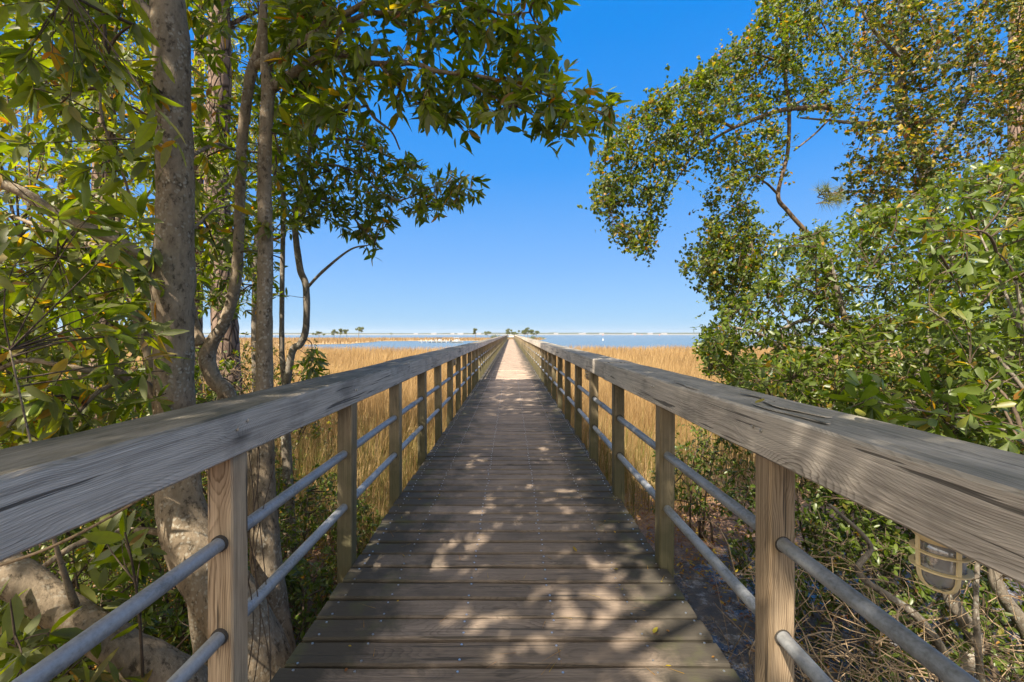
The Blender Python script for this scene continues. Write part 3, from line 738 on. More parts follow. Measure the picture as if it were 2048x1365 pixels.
bl = [
 [(318, 565, 2.28, 34), (293, 520, 2.2, 26), (220, 476, 2.1, 22), (157, 450, 2.05, 22), (110, 428, 2.0, 22), (37, 381, 1.95, 21), (-60, 350, 1.9, 18)],
 [(318, 615, 2.3, 24), (271, 571, 2.4, 19), (242, 520, 2.5, 17), (205, 498, 2.6, 14), (120, 470, 2.8, 10), (20, 430, 3.0, 6)],
 [(318, 815, 2.35, 20), (293, 772, 2.3, 17), (256, 761, 2.25, 16), (234, 743, 2.2, 17), (190, 743, 2.15, 13), (146, 736, 2.1, 12), (48, 721, 2.05, 10), (-40, 760, 2.0, 8)],
 [(256, 757, 2.25, 8), (198, 783, 2.15, 9), (154, 827, 2.1, 8), (106, 871, 2.05, 7), (60, 905, 2.0, 5)],
 [(190, 748, 2.15, 8), (110, 772, 2.1, 8), (48, 820, 2.05, 7), (0, 875, 2.0, 6), (-50, 930, 2.0, 5)],
 [(345, 85, 2.3, 30), (300, 30, 2.25, 24), (255, -20, 2.2, 18), (180, -90, 2.1, 12)],
 [(402, 690, 2.8, 22), (390, 640, 2.8, 12), (380, 560, 2.75, 8), (392, 450, 2.7, 5)],
 [(503, 135, 2.65, 18), (571, 103, 2.55, 15), (623, 73, 2.5, 15), (659, 44, 2.5, 14), (700, 24, 2.5, 12), (739, 0, 2.5, 10), (800, -40, 2.5, 7)],
 [(536, 180, 2.6, 24), (586, 147, 2.6, 18), (623, 125, 2.6, 17), (659, 108, 2.6, 18), (695, 110, 2.6, 13), (728, 125, 2.6, 12), (765, 128, 2.6, 11), (827, 127, 2.55, 10), (875, 143, 2.5, 9), (966, 154, 2.5, 7), (1058, 179, 2.5, 5), (1150, 210, 2.5, 3.5), (1210, 230, 2.5, 2.5)],
 [(659, 108, 2.6, 15), (676, 80, 2.6, 13), (690, 50, 2.6, 11), (739, 27, 2.6, 9), (801, 27, 2.55, 8), (856, 15, 2.5, 7), (893, 0, 2.5, 6), (950, 8, 2.45, 5), (1003, 29, 2.4, 4), (1060, 25, 2.4, 3)],
 [(673, 112, 2.6, 9), (692, 157, 2.65, 8), (721, 190, 2.7, 8), (747, 234, 2.75, 6), (783, 264, 2.8, 4), (800, 300, 2.85, 3)],
 [(761, 130, 2.6, 8), (783, 157, 2.6, 7), (820, 194, 2.6, 6), (856, 220, 2.6, 5), (904, 240, 2.6, 4), (930, 265, 2.6, 3)],
 [(925, 155, 2.5, 6), (966, 183, 2.5, 5), (1003, 201, 2.5, 5), (1040, 216, 2.45, 4), (1087, 242, 2.45, 3), (1140, 265, 2.4, 2.5)],
 [(790, 44, 2.6, 6), (838, 59, 2.6, 5), (882, 66, 2.6, 4), (930, 57, 2.55, 3)],
 [(350, 215, 2.3, 10), (290, 180, 2.3, 8), (230, 110, 2.3, 7), (240, 20, 2.3, 5), (260, -60, 2.3, 4)],
 [(350, 330, 2.4, 9), (430, 290, 2.8, 7), (470, 300, 3.2, 5), (560, 310, 3.4, 4)],
 [(352, 480, 2.35, 8), (395, 450, 2.45, 6), (430, 420, 2.6, 4), (470, 410, 2.8, 3)],
 [(268, 420, 2.2, 4), (240, 330, 2.1, 5), (205, 240, 2.0, 5), (200, 170, 2.0, 4)],
 [(150, 1210, 1.68, 14), (120, 1120, 1.6, 8), (90, 1010, 1.55, 5), (60, 880, 1.5, 4), (20, 700, 1.5, 3)],
 [(262, 1062, 2.2, 11), (205, 1066, 2.1, 13), (165, 1085, 2.05, 13), (124, 1107, 2.0, 12), (40, 1170, 1.95, 8)],
 [(340, 1070, 2.25, 15), (300, 1062, 2.22, 12), (256, 1061, 2.2, 12)],
]
for P in limbs(bay, 'branch', bl, M['bay_bark'], rough=.05, sides=8): skel.append(P)
skel = np.concatenate(skel)
C = np.concatenate([
 fill([(-80, -80), (330, -80), (335, 330), (300, 420), (180, 560), (-80, 640)], 1.5, 2.5, 135),
 fill([(-80, -80), (640, -80), (600, 260), (560, 420), (480, 560), (300, 600), (-80, 640)], 2.5, 3.9, 430),
 fill([(-80, 560), (300, 520), (330, 700), (300, 810), (150, 850), (-80, 900)], 1.7, 3.4, 190),
 fill([(560, -80), (1100, -80), (1130, 40), (1080, 120), (1200, 160), (1245, 200), (1235, 275), (1140, 285), (1030, 225), (970, 250), (930, 262), (830, 225), (760, 255), (700, 240), (600, 270), (560, 250)], 2.25, 2.9, 330),
 fill([(0, 850), (200, 830), (200, 870), (0, 890)], 1.9, 2.3, 10),
])
g = crown(skel, C, None, 11, .100, .029, (.12, .66, .05, .012), 'long', along=.19, droop=.14, hang=.35, spread=1.0, tip_bias=.45, lvar=.42)
g.build('crown', [M['bay_leaf'], M['twig']], bay)
# sprouts at the foot of the tree, leaves close to the camera
spr = thing('bay_sapling', tuple(at(150, 1602, 1.9) * [1, 1, 0] + [0, 0, GZ]), 'young sapling of long bright green leaves sprouting below the leaning trunk, lower left', 'sapling')
sk = np.concatenate([limb(spr, 'stem', s_, M['twig'], rough=.03, sides=6) for s_ in (
 [(120, 1700, 1.6, 9), (80, 1500, 1.5, 7), (40, 1330, 1.42, 5), (20, 1200, 1.4, 3)],
 [(300, 1640, 1.75, 8), (290, 1450, 1.7, 6), (280, 1250, 1.62, 5), (265, 1130, 1.58, 4), (250, 1065, 1.55, 3)],
 [(180, 1700, 1.6, 8), (190, 1500, 1.55, 6), (215, 1380, 1.5, 4)])])
C = np.concatenate([fill([(-60, 1210), (60, 1230), (200, 1330), (260, 1420), (-60, 1420)], 1.3, 1.8, 26), fill([(200, 1060), (290, 1060), (300, 1250), (240, 1330), (190, 1260)], 1.5, 1.9, 9), fill([(230, 1330), (340, 1400), (330, 1440), (180, 1440)], 1.4, 1.7, 8)])
g = crown(sk, C, None, 7, .12, .038, (.2, .62, .05, 0), 'long', along=.1, droop=.15, hang=.15)
g.build('foliage', [M['bay_leaf'], M['twig']], spr)
# second, slimmer bay tree
b2 = at(580, 1250, 4.2)
bay2 = thing('bay_tree', (b2[0], b2[1], GZ), 'slender twin-stemmed tree behind the left handrail, dark leaves hanging below the big branch', 'tree')
sk = [limb(bay2, 'trunk', s_, M['grey_bark'], rough=.06, sides=10) for s_ in (
 [(590, 1190, 4.2, 16), (576, 900, 4.2, 13), (569, 769, 4.2, 11), (564, 706, 4.2, 10), (564, 597, 4.2, 9), (566, 458, 4.2, 9), (566, 385, 4.2, 9), (549, 348, 4.2, 8), (540, 300, 4.2, 6), (545, 180, 4.2, 4)],
 [(590, 1190, 4.2, 18), (570, 860, 4.2, 15), (582, 714, 4.2, 14), (601, 688, 4.2, 14), (612, 655, 4.2, 13), (612, 575, 4.2, 13), (601, 541, 4.2, 13), (593, 487, 4.2, 12), (590, 440, 4.2, 11), (600, 396, 4.2, 11), (608, 348, 4.2, 9), (625, 280, 4.2, 7), (650, 200, 4.2, 5)])]
sk += [limb(bay2, 'branch', s_, M['grey_bark'], rough=.05, sides=7) for s_ in (
 [(615, 575, 4.2, 6), (648, 541, 4.1, 6), (700, 500, 4.0, 4), (740, 490, 3.9, 2)],
 [(566, 385, 4.2, 6), (600, 345, 4.1, 5), (660, 330, 4.0, 5), (720, 350, 3.9, 4), (790, 400, 3.8, 3), (850, 380, 3.8, 2.5), (930, 355, 3.8, 2)],
 [(625, 280, 4.2, 6), (700, 280, 4.0, 5), (770, 310, 3.9, 4), (850, 340, 3.8, 3)],
 [(600, 396, 4.2, 6), (650, 400, 4.1, 5), (700, 430, 4.0, 4), (745, 480, 3.9, 2.5)],
 [(548, 348, 4.2, 5), (500, 330, 4.3, 4), (430, 320, 4.4, 3)])]
sk = np.concatenate(sk)
C = np.concatenate([
 fill([(560, 210), (740, 230), (815, 310), (860, 350), (900, 345), (980, 345), (965, 390), (900, 425), (845, 440), (800, 420), (770, 460), (745, 525), (710, 480), (650, 450), (590, 470), (560, 400)], 3.6, 4.5, 330),
 fill([(380, 250), (560, 220), (560, 620), (400, 640)], 3.8, 5.0, 170),
 fill([(580, 690), (700, 720), (690, 760), (640, 775), (590, 760)], 3.8, 4.2, 12),
 fill([(720, 785), (790, 780), (770, 815), (730, 810)], 3.4, 3.7, 4)])
g = crown(sk, C, None, 11, .092, .026, (.04, .55, .03, .01), 'long', along=.19, tip_bias=.45, lvar=.4, droop=.1, hang=.2)
g.build('crown', [M['bay_leaf'], M['twig']], bay2)

# pines behind
def pine_trunk(specs, label, loc_px, mat=M['pine_bark'], tufts=None, name='pine_tree', group=None):
    b_ = at(*loc_px)
    t = thing(name, (b_[0], b_[1], GZ), label, 'pine tree', group)
    sk = [limb(t, 'trunk' if i == 0 else 'branch', s_, mat, rough=.06, sides=14 if i == 0 else 7, seed=i) for i, s_ in enumerate(specs)]
    if tufts is not None:
        g = Geo(); C = np.asarray(tufts); sk = np.concatenate(sk)
        i = ((C[:, None] - sk[None]) ** 2).sum(-1).argmin(1)
        a = sk[i]; tt = np.linspace(0, 1, 5)[None, :, None]
        P = a[:, None] * (1 - tt) + C[:, None] * tt; P[:, 1:4] += rng.normal(size=(len(C), 3, 3)) * .05
        batch_tubes(g, P, np.linspace(.012, .006, 5)[None] * np.ones((len(C), 1)), 4, 1)
        idx = np.repeat(np.arange(len(C)), 46); N = len(idx)
        ax = norm(norm(P[:, 4] - P[:, 3])[idx] * .7 + rand_dir(N, .1))
        leaves(g, C[idx] - ax * .0 - norm(P[:, 4] - P[:, 3])[idx] * rng.uniform(0, .12, N)[:, None], ax, rand_dir(N), rng.uniform(.16, .26, N), .0055, rng.uniform(.4, .72, N), 'needle', .15)
        g.build('crown', [M['needle'], M['twig']], t)
    return t
pine_trunk([[(462, 1010, 6.3, 52), (458, 850, 6.3, 50), (452, 700, 6.3, 47), (443, 500, 6.3, 44), (432, 348, 6.3, 42), (440, 147, 6.3, 40), (436, -100, 6.3, 36), (436, -320, 6.3, 30)], [(437, 60, 6.3, 10), (520, 20, 6.6, 7), (600, -30, 7, 4)], [(437, 220, 6.3, 8), (340, 190, 6.8, 6), (250, 140, 7, 3)]],
 'thick reddish plated pine trunk draped with dead tendrils, seen right of the pale tree', (462, 1010, 6.3), tufts=np.concatenate([fill([(380, -150), (700, -150), (640, 30), (420, 90)], 6, 7.5, 26), fill([(180, 80), (400, 120), (380, 260), (220, 240)], 6.2, 7.4, 14)]))
pine_trunk([[(392, 960, 8.2, 21), (394, 700, 8.2, 19), (396, 480, 8.2, 18), (398, 200, 8.2, 17), (400, -100, 8.2, 15)], [(397, 300, 8.2, 6), (330, 270, 8.4, 4)]],
 'thin dark pine trunk just behind the pale tree, on its right edge', (392, 960, 8.2), tufts=fill([(280, 200), (420, 180), (420, 320), (300, 330)], 8, 9, 10))
pine_trunk([[(218, 1010, 6.0, 54), (212, 860, 6.0, 50), (206, 640, 6.0, 44), (207, 560, 6.0, 43), (208, 380, 6.0, 36), (210, 100, 6.0, 33), (212, -200, 6.0, 28)], [(208, 250, 6, 8), (120, 200, 6.4, 5), (60, 180, 6.6, 3)]],
 'brown pine trunk standing behind the spreading limbs left of the pale tree', (218, 1010, 6.0), tufts=fill([(-40, 60), (260, 40), (260, 330), (0, 320)], 6, 7.5, 26))

# small-leaved trees beyond, lit yellow green
def leafy(name, label, cat, loc, specs, C, n, L, W, tint, kind, mat, bmat=None, group=None, trunk='trunk', crownname='crown', **kw):
    t = thing(name, (loc[0], loc[1], GZ), label, cat, group)
    sk = np.concatenate([limb(t, trunk, s_, bmat or M['grey_bark'], rough=.05, sides=8, seed=i) for i, s_ in enumerate(specs)])
    g = crown(sk, C, None, n, L, W, tint, kind, **kw)
    g.build(crownname, [mat, M['twig']], t)
    return t
leafy('wax_myrtle_tree', 'sunlit yellow-green leafy tree behind the pine trunks at the far left', 'tree', at(60, 950, 6.8),
 [[(60, 990, 6.8, 22), (70, 700, 6.8, 18), (110, 450, 6.8, 12), (150, 200, 6.8, 7), (180, 0, 6.8, 4)], [(68, 760, 6.8, 14), (-20, 500, 6.9, 9), (-40, 250, 7, 5)], [(75, 690, 6.8, 12), (220, 480, 7.0, 8), (330, 350, 7.2, 4)]],
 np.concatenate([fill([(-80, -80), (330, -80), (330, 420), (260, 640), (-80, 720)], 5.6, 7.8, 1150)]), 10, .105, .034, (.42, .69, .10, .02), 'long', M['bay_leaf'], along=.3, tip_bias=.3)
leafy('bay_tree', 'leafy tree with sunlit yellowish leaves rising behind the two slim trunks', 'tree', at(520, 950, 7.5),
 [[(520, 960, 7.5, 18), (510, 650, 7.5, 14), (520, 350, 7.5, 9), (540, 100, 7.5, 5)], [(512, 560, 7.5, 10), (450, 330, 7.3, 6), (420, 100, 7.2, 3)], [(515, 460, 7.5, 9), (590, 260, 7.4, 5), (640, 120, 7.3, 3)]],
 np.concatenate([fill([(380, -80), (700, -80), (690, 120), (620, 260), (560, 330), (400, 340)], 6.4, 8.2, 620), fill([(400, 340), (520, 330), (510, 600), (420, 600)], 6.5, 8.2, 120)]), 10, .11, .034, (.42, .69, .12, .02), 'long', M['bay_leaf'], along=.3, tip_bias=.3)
exec_parts.append(1)
# ---- understory shrubs, left
def shrub(name, label, loc, C, n, L, W, tint, kind, mat, nst=5, cat='shrub', group=None, **kw):
    t = thing(name, (loc[0], loc[1], GZ), label, cat, group)
    g = Geo(); tips = C[rng.permutation(len(C))[:nst]]; sk = []
    for i, tp in enumerate(tips):
        b_ = np.array([loc[0] + rng.normal() * .12, loc[1] + rng.normal() * .12, GZ - .03])
        mid = b_ * .5 + tp * .5 + rng.normal(size=3) * .08 + [0, 0, .1]
        sk.append(add_tube(g, [b_, mid, tp], [.014, .010, .004], 12, 6, .05, 0, i))
    g.build('stem', M['twig'], t)
    g = crown(np.concatenate(sk), C, None, n, L, W, tint, kind, **kw)
    g.build('foliage', [mat, M['twig']], t)
    return t
def mound(cx, cy, rx, ry, h, n, z0=GZ, power=.6):     # points through a low dome on the ground
    a = rng.uniform(0, 2 * PI, n); q = rng.uniform(0, 1, n) ** .5
    x = cx + rx * q * np.cos(a); y = cy + ry * q * np.sin(a)
    z = z0 + .05 + h * rng.uniform(.1, 1, n) ** power * np.sqrt(np.clip(1 - q * q * .8, 0, 1))
    p = np.stack([x, y, z], 1)
    return p[~((np.abs(x) < 1.22) & (z > -.3))]
SH = M['myrtle_leaf']
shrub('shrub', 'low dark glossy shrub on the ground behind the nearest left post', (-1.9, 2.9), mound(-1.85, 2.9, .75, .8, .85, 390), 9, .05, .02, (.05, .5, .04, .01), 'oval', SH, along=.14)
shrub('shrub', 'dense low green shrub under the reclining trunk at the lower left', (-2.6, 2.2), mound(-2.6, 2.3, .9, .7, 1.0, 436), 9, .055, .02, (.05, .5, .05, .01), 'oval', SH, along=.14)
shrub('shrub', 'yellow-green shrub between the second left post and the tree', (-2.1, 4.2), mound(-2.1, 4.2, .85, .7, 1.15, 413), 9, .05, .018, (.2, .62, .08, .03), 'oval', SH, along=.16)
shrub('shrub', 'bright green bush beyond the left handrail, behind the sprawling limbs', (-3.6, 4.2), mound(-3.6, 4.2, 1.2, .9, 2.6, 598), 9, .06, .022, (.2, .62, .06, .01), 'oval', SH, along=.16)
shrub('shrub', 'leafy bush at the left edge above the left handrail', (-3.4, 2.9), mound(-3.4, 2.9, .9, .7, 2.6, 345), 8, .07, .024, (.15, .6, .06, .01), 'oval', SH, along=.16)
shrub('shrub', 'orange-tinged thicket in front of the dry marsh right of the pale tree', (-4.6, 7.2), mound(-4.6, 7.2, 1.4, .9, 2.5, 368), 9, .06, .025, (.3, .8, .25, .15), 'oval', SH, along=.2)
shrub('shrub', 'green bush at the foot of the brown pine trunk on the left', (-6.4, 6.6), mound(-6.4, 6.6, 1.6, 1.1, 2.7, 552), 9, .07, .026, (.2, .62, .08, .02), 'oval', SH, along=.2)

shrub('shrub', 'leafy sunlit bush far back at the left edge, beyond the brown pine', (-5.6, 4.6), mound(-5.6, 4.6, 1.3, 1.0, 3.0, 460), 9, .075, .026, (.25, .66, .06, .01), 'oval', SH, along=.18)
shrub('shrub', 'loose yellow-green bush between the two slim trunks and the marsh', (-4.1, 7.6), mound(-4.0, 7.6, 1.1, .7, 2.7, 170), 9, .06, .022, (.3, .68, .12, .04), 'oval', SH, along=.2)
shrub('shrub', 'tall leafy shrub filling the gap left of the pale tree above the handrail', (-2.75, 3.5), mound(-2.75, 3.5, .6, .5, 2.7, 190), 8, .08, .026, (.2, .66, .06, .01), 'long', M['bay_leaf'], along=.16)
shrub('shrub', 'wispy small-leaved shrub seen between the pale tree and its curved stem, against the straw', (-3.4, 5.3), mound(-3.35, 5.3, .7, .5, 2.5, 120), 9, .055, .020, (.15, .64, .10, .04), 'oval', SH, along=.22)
# ------------------------------------------------------------------ right side
GB = M['grey_bark']
rt = at(1850, 1000, 6.2)
leafy('vine_covered_tree', 'tall furrowed tree smothered in yellow and rust-brown vines at the upper right', 'tree', rt,
 [[(1900, 1000, 6.2, 30), (1885, 800, 6.2, 27), (1872, 560, 6.2, 23), (1860, 400, 6.2, 21), (1839, 308, 6.2, 20), (1817, 264, 6.2, 19), (1804, 211, 6.2, 19), (1800, 110, 6.2, 17), (1805, 0, 6.2, 15), (1810, -150, 6.2, 12)],
  [(1866, 242, 6.2, 15), (1800, 246, 6.1, 8), (1712, 246, 6.0, 7), (1668, 242, 5.9, 5), (1600, 236, 5.8, 3)],
  [(1850, 350, 6.2, 10), (1930, 200, 6.4, 8), (1960, 60, 6.5, 5), (1980, -60, 6.5, 3)],
  [(1803, 120, 6.2, 8), (1740, 50, 6.0, 6), (1700, -40, 5.9, 4)],
  [(1870, 500, 6.2, 10), (1960, 380, 6.2, 7), (2040, 330, 6.2, 4)]],
 np.concatenate([fill([(1720, -80), (2130, -80), (2130, 330), (1960, 340), (1900, 380), (1780, 400), (1720, 330), (1700, 120)], 5.4, 7.2, 1400), fill([(1770, -80), (1850, -80), (1885, 400), (1800, 400)], 5.8, 6.12, 170), fill([(1980, -60), (2130, -60), (2130, 420), (1990, 420)], 5.5, 7, 260), fill([(1690, 300), (1800, 330), (1830, 440), (1760, 450), (1700, 400)], 5.6, 6.6, 150)]),
 11, .058, .046, (.05, .64, .10, .05), 'simple', M['vine_leaf'], GB, along=.34, tip_bias=.2, hang=.4, droop=.1, hub=.006, twig=.0025)
rt2 = at(1690, 1000, 5.2)
leafy('tallow_tree', 'airy small-leaved tree on the right whose drooping sprays hang out towards the open sky', 'tree', rt2,
 [[(1700, 1000, 5.2, 13), (1690, 800, 5.2, 11), (1672, 620, 5.2, 9), (1663, 554, 5.2, 9), (1650, 501, 5.2, 8.5), (1615, 466, 5.2, 8.5), (1575, 422, 5.2, 8), (1556, 389, 5.2, 8), (1575, 308, 5.2, 7), (1578, 220, 5.2, 7), (1571, 160, 5.2, 7), (1571, 79, 5.2, 7), (1553, 0, 5.2, 6), (1540, -80, 5.2, 5)],
  [(1659, 215, 5.2, 11), (1620, 216, 5.2, 10), (1567, 220, 5.1, 9), (1514, 237, 5.0, 8), (1452, 264, 4.9, 6), (1395, 303, 4.8, 4), (1360, 350, 4.7, 3), (1338, 391, 4.7, 2.5)],
  [(1470, 258, 4.9, 6), (1440, 244, 4.9, 6), (1412, 244, 4.9, 5), (1350, 262, 4.8, 3), (1290, 300, 4.7, 2.5), (1240, 380, 4.6, 2)],
  [(1575, 281, 5.2, 5), (1545, 315, 5.1, 4), (1514, 334, 5.0, 3), (1483, 350, 5.0, 3), (1460, 400, 4.9, 2)],
  [(1575, 130, 5.2, 5), (1500, 110, 5.0, 4), (1420, 150, 4.9, 3), (1340, 190, 4.8, 2.5), (1260, 240, 4.7, 2)],
  [(1556, 389, 5.2, 5), (1530, 365, 5.1, 4), (1500, 356, 5.0, 3), (1470, 420, 4.9, 2)],
  [(1560, 40, 5.2, 5), (1620, 60, 5.3, 4), (1660, 100, 5.4, 2)],
  [(1690, 215, 5.4, 4), (1660, 238, 5.35, 4), (1630, 268, 5.3, 3.5), (1588, 302, 5.2, 3)],
  [(1578, 215, 5.2, 5), (1690, 160, 5.4, 5), (1740, 140, 5.5, 4)]],
 np.concatenate([
  fill([(1180, 410), (1185, 320), (1250, 235), (1330, 165), (1420, 130), (1470, 180), (1440, 250), (1380, 320), (1330, 390), (1325, 440), (1310, 520), (1250, 505)], 4.4, 5.2, 950),
  fill([(1400, 130), (1500, 60), (1500, 20), (1560, -20), (1600, 10), (1600, 220), (1440, 240)], 4.7, 5.5, 540),
  fill([(1410, 310), (1470, 270), (1570, 250), (1565, 350), (1500, 380), (1510, 430), (1560, 460), (1520, 560), (1420, 600), (1400, 500)], 4.6, 5.5, 560),
  fill([(1560, -60), (1720, -60), (1720, 200), (1680, 240), (1600, 230)], 5.0, 5.8, 450),
  fill([(1350, 540), (1420, 470), (1500, 440), (1540, 560), (1470, 640), (1430, 620)], 4.6, 5.3, 320)]),
 12, .040, .034, (.15, .66, .07, .012), 'simple', M['small_leaf'], M['brown_bark'], along=.26, tip_bias=.15, hang=.55, droop=.1, hub=.005, twig=.002, sag=.15)
# big rounded evergreen bush on the right
bz = at(1760, 1020, 4.2)
leafy('wax_myrtle_bush', 'big dense glossy evergreen bush crowding the right handrail', 'bush', bz,
 [[(1780, 1260, 4.2, 26), (1770, 1000, 4.2, 24), (1740, 800, 4.2, 18), (1690, 640, 4.2, 12), (1660, 520, 4.2, 7)], [(1772, 1000, 4.2, 20), (1830, 780, 4.1, 14), (1880, 600, 4.0, 8), (1930, 450, 4, 5)],
  [(1765, 960, 4.2, 14), (1640, 780, 4.3, 10), (1540, 680, 4.4, 6), (1450, 650, 4.5, 4)], [(1775, 1000, 4.2, 18), (1920, 850, 3.6, 12), (2030, 700, 3.4, 8)], [(1740, 800, 4.2, 9), (1560, 740, 4.4, 6), (1430, 750, 4.6, 3)],
  [(1700, 670, 4.2, 9), (1620, 640, 4.2, 8), (1560, 660, 4.2, 5)]],
 np.concatenate([
  fill([(1400, 690), (1440, 620), (1500, 560), (1540, 480), (1640, 450), (1720, 420), (1800, 400), (2130, 260), (2130, 980), (1980, 930), (1700, 860), (1560, 820), (1450, 790), (1430, 740)], 3.7, 5.6, 3300),
  fill([(1440, 740), (1560, 700), (1760, 640), (2100, 500), (2100, 980), (1800, 890), (1560, 820), (1460, 790)], 3.0, 3.9, 560),
  fill([(1380, 680), (1460, 640), (1480, 720), (1410, 760)], 4.4, 5.2, 90)]),
 11, .066, .026, (.08, .60, .05, .012), 'obov', M['myrtle_leaf'], GB, along=.22, tip_bias=.35, hang=.12, droop=.08, upfacing=.5)
# nearer leafy branches with larger leaves, and the sprig over the rail
nb2 = at(2080, 1250, 2.6)
leafy('oak_sapling', 'large-leaved bright green sapling at the right edge, one sprig lying over the right handrail', 'sapling', nb2,
 [[(2140, 1500, 2.5, 22), (2120, 1150, 2.5, 18), (2090, 900, 2.4, 14), (2060, 700, 2.4, 9), (2030, 560, 2.4, 5)], [(2100, 960, 2.4, 9), (2040, 880, 2.1, 6), (1960, 846, 1.95, 5), (1880, 828, 1.85, 4), (1790, 812, 1.78, 3), (1740, 800, 1.75, 2)],
  [(2080, 820, 2.4, 8), (1980, 700, 2.5, 6), (1890, 640, 2.6, 4), (1840, 610, 2.6, 3)], [(2070, 740, 2.4, 7), (2000, 560, 2.5, 4), (1960, 470, 2.6, 3)]],
 np.concatenate([
  fill([(1840, 430), (2130, 300), (2130, 820), (1960, 790), (1830, 690)], 2.2, 3.2, 150),
  at(1745, 800, 1.76)[None] + rng.normal(size=(7, 3)) * [.05, .03, .03],
  np.array([at(px_, py_, 1.86) for px_, py_ in ((1790, 790), (1800, 830), (1850, 800), (1870, 845), (1930, 830), (1945, 870), (1990, 850), (2020, 880), (2040, 860), (1900, 790), (1960, 800), (2010, 810))]) + rng.normal(size=(12, 3)) * [.02, .05, .02]]),
 8, .085, .030, (.15, .62, .05, .01), 'obov', M['myrtle_leaf'], GB, along=.12, tip_bias=.55, hang=.1, droop=.1)
# pine at the far right edge and two sprays of needles
pine_trunk([[(2060, 900, 9, 30), (2040, 500, 9, 26), (2032, 200, 9, 24), (2036, 0, 9, 23), (2040, -200, 9, 18)], [(2033, 130, 9, 12), (1900, 130, 8.6, 8), (1800, 150, 8.3, 6), (1700, 130, 8, 4), (1640, 40, 7.8, 3)], [(2034, 330, 9, 10), (1850, 380, 8.6, 6), (1700, 385, 8.2, 4), (1640, 390, 8, 3)]],
 'pine at the right edge with bright needle sprays showing through the small-leaved tree', (2060, 900, 9),
 tufts=np.concatenate([fill([(1590, 5), (1640, 0), (1640, 50), (1600, 60)], 7.6, 8, 7), fill([(1630, 370), (1700, 370), (1700, 400), (1630, 410)], 7.8, 8.2, 18), fill([(1650, 60), (1760, 40), (1760, 110), (1650, 110)], 7.8, 8.4, 9), fill([(1850, 0), (2130, -60), (2130, 400), (1900, 400)], 8.2, 9.6, 46)]))
# understory right
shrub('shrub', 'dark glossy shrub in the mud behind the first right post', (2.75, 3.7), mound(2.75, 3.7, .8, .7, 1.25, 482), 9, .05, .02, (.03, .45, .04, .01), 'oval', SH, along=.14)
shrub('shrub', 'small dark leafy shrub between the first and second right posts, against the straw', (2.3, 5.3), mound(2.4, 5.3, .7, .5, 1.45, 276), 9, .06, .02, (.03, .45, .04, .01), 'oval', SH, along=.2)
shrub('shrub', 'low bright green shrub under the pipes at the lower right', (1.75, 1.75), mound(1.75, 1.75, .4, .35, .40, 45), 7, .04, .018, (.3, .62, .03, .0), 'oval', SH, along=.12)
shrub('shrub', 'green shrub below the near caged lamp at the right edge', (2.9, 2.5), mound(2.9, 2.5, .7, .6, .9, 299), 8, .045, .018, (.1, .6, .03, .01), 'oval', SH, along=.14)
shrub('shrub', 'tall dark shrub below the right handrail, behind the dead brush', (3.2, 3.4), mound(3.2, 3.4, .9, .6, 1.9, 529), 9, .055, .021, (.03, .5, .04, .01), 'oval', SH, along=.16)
# dead brush: tangled bare sticks
def brush(label, c, size, n, rr=(.003, .009), left=False):
    t = Geo(); c = np.array(c); size = np.array(size)
    a = c + rng.uniform(-1, 1, (n, 3)) * size; d = rand_dir(n, .3) * rng.uniform(.15, .55, (n, 1)); K = 8
    tt = np.linspace(0, 1, K)[None, :, None]
    bend = rng.normal(size=(n, 1, 3)) * .10; b2_ = rng.normal(size=(n, 1, 3)) * .05
    P = a[:, None] + d[:, None] * tt + bend * np.sin(tt * PI) + b2_ * np.sin(tt * 2 * PI)
    P[..., 2] = np.maximum(P[..., 2], GZ + .01); P[..., 0] = P[..., 0] if left else np.maximum(P[..., 0], 1.2)
    r0 = rng.uniform(*rr, n) ** 1.0
    batch_tubes(t, P, r0[:, None] * np.linspace(1, .45, K)[None], 5, 0)
    o = t.build('dead_brush', M['deadwood'], attrs=True); ORIG[o.name] = np.zeros(3)
    return tag(o, label, 'brush')
brush('tangle of bare tan sticks under the right handrail beside the caged lamp', (1.75, 2.25, -.35), (.45, .5, .5), 190, (.0012, .0045))
brush('loose web of fine dry twigs in front of the grey stems at the right edge', (2.5, 2.1, -.5), (.5, .4, .5), 160, (.001, .0035))
brush('hanging tangle of dead tendrils round the foot of the thick pine trunk', (-3.95, 5.9, .35), (.35, .35, .75), 150, (.002, .006), left=True)
brush('heap of thicker dead twigs on the mud at the lower right corner', (1.95, 1.75, -.8), (.5, .5, .3), 150, (.0012, .004))
# a few crooked grey stems under the right bush
cs = thing('crooked_sapling', (2.35, 2.45, GZ), 'leafless crooked grey stems rising behind the near caged lamp', 'sapling')
for s_ in ([(1960, 1700, 2.5, 40), (1900, 1400, 2.5, 34), (1950, 1290, 2.5, 28), (1900, 1180, 2.5, 24), (1955, 1060, 2.5, 20), (2000, 940, 2.5, 14)], [(1930, 1400, 2.5, 22), (1850, 1250, 2.4, 16), (1720, 1150, 2.4, 12), (1740, 1090, 2.4, 9), (1660, 1010, 2.4, 6)],
           [(1990, 1600, 2.4, 24), (1960, 1340, 2.3, 12), (1952, 1200, 2.3, 9), (1960, 1060, 2.3, 7)], [(2100, 1500, 2.7, 34), (2060, 1280, 2.7, 28), (1990, 1160, 2.7, 22), (2010, 1040, 2.7, 18)]):
    limb(cs, 'stem', s_, GB, rough=.1, sides=9)

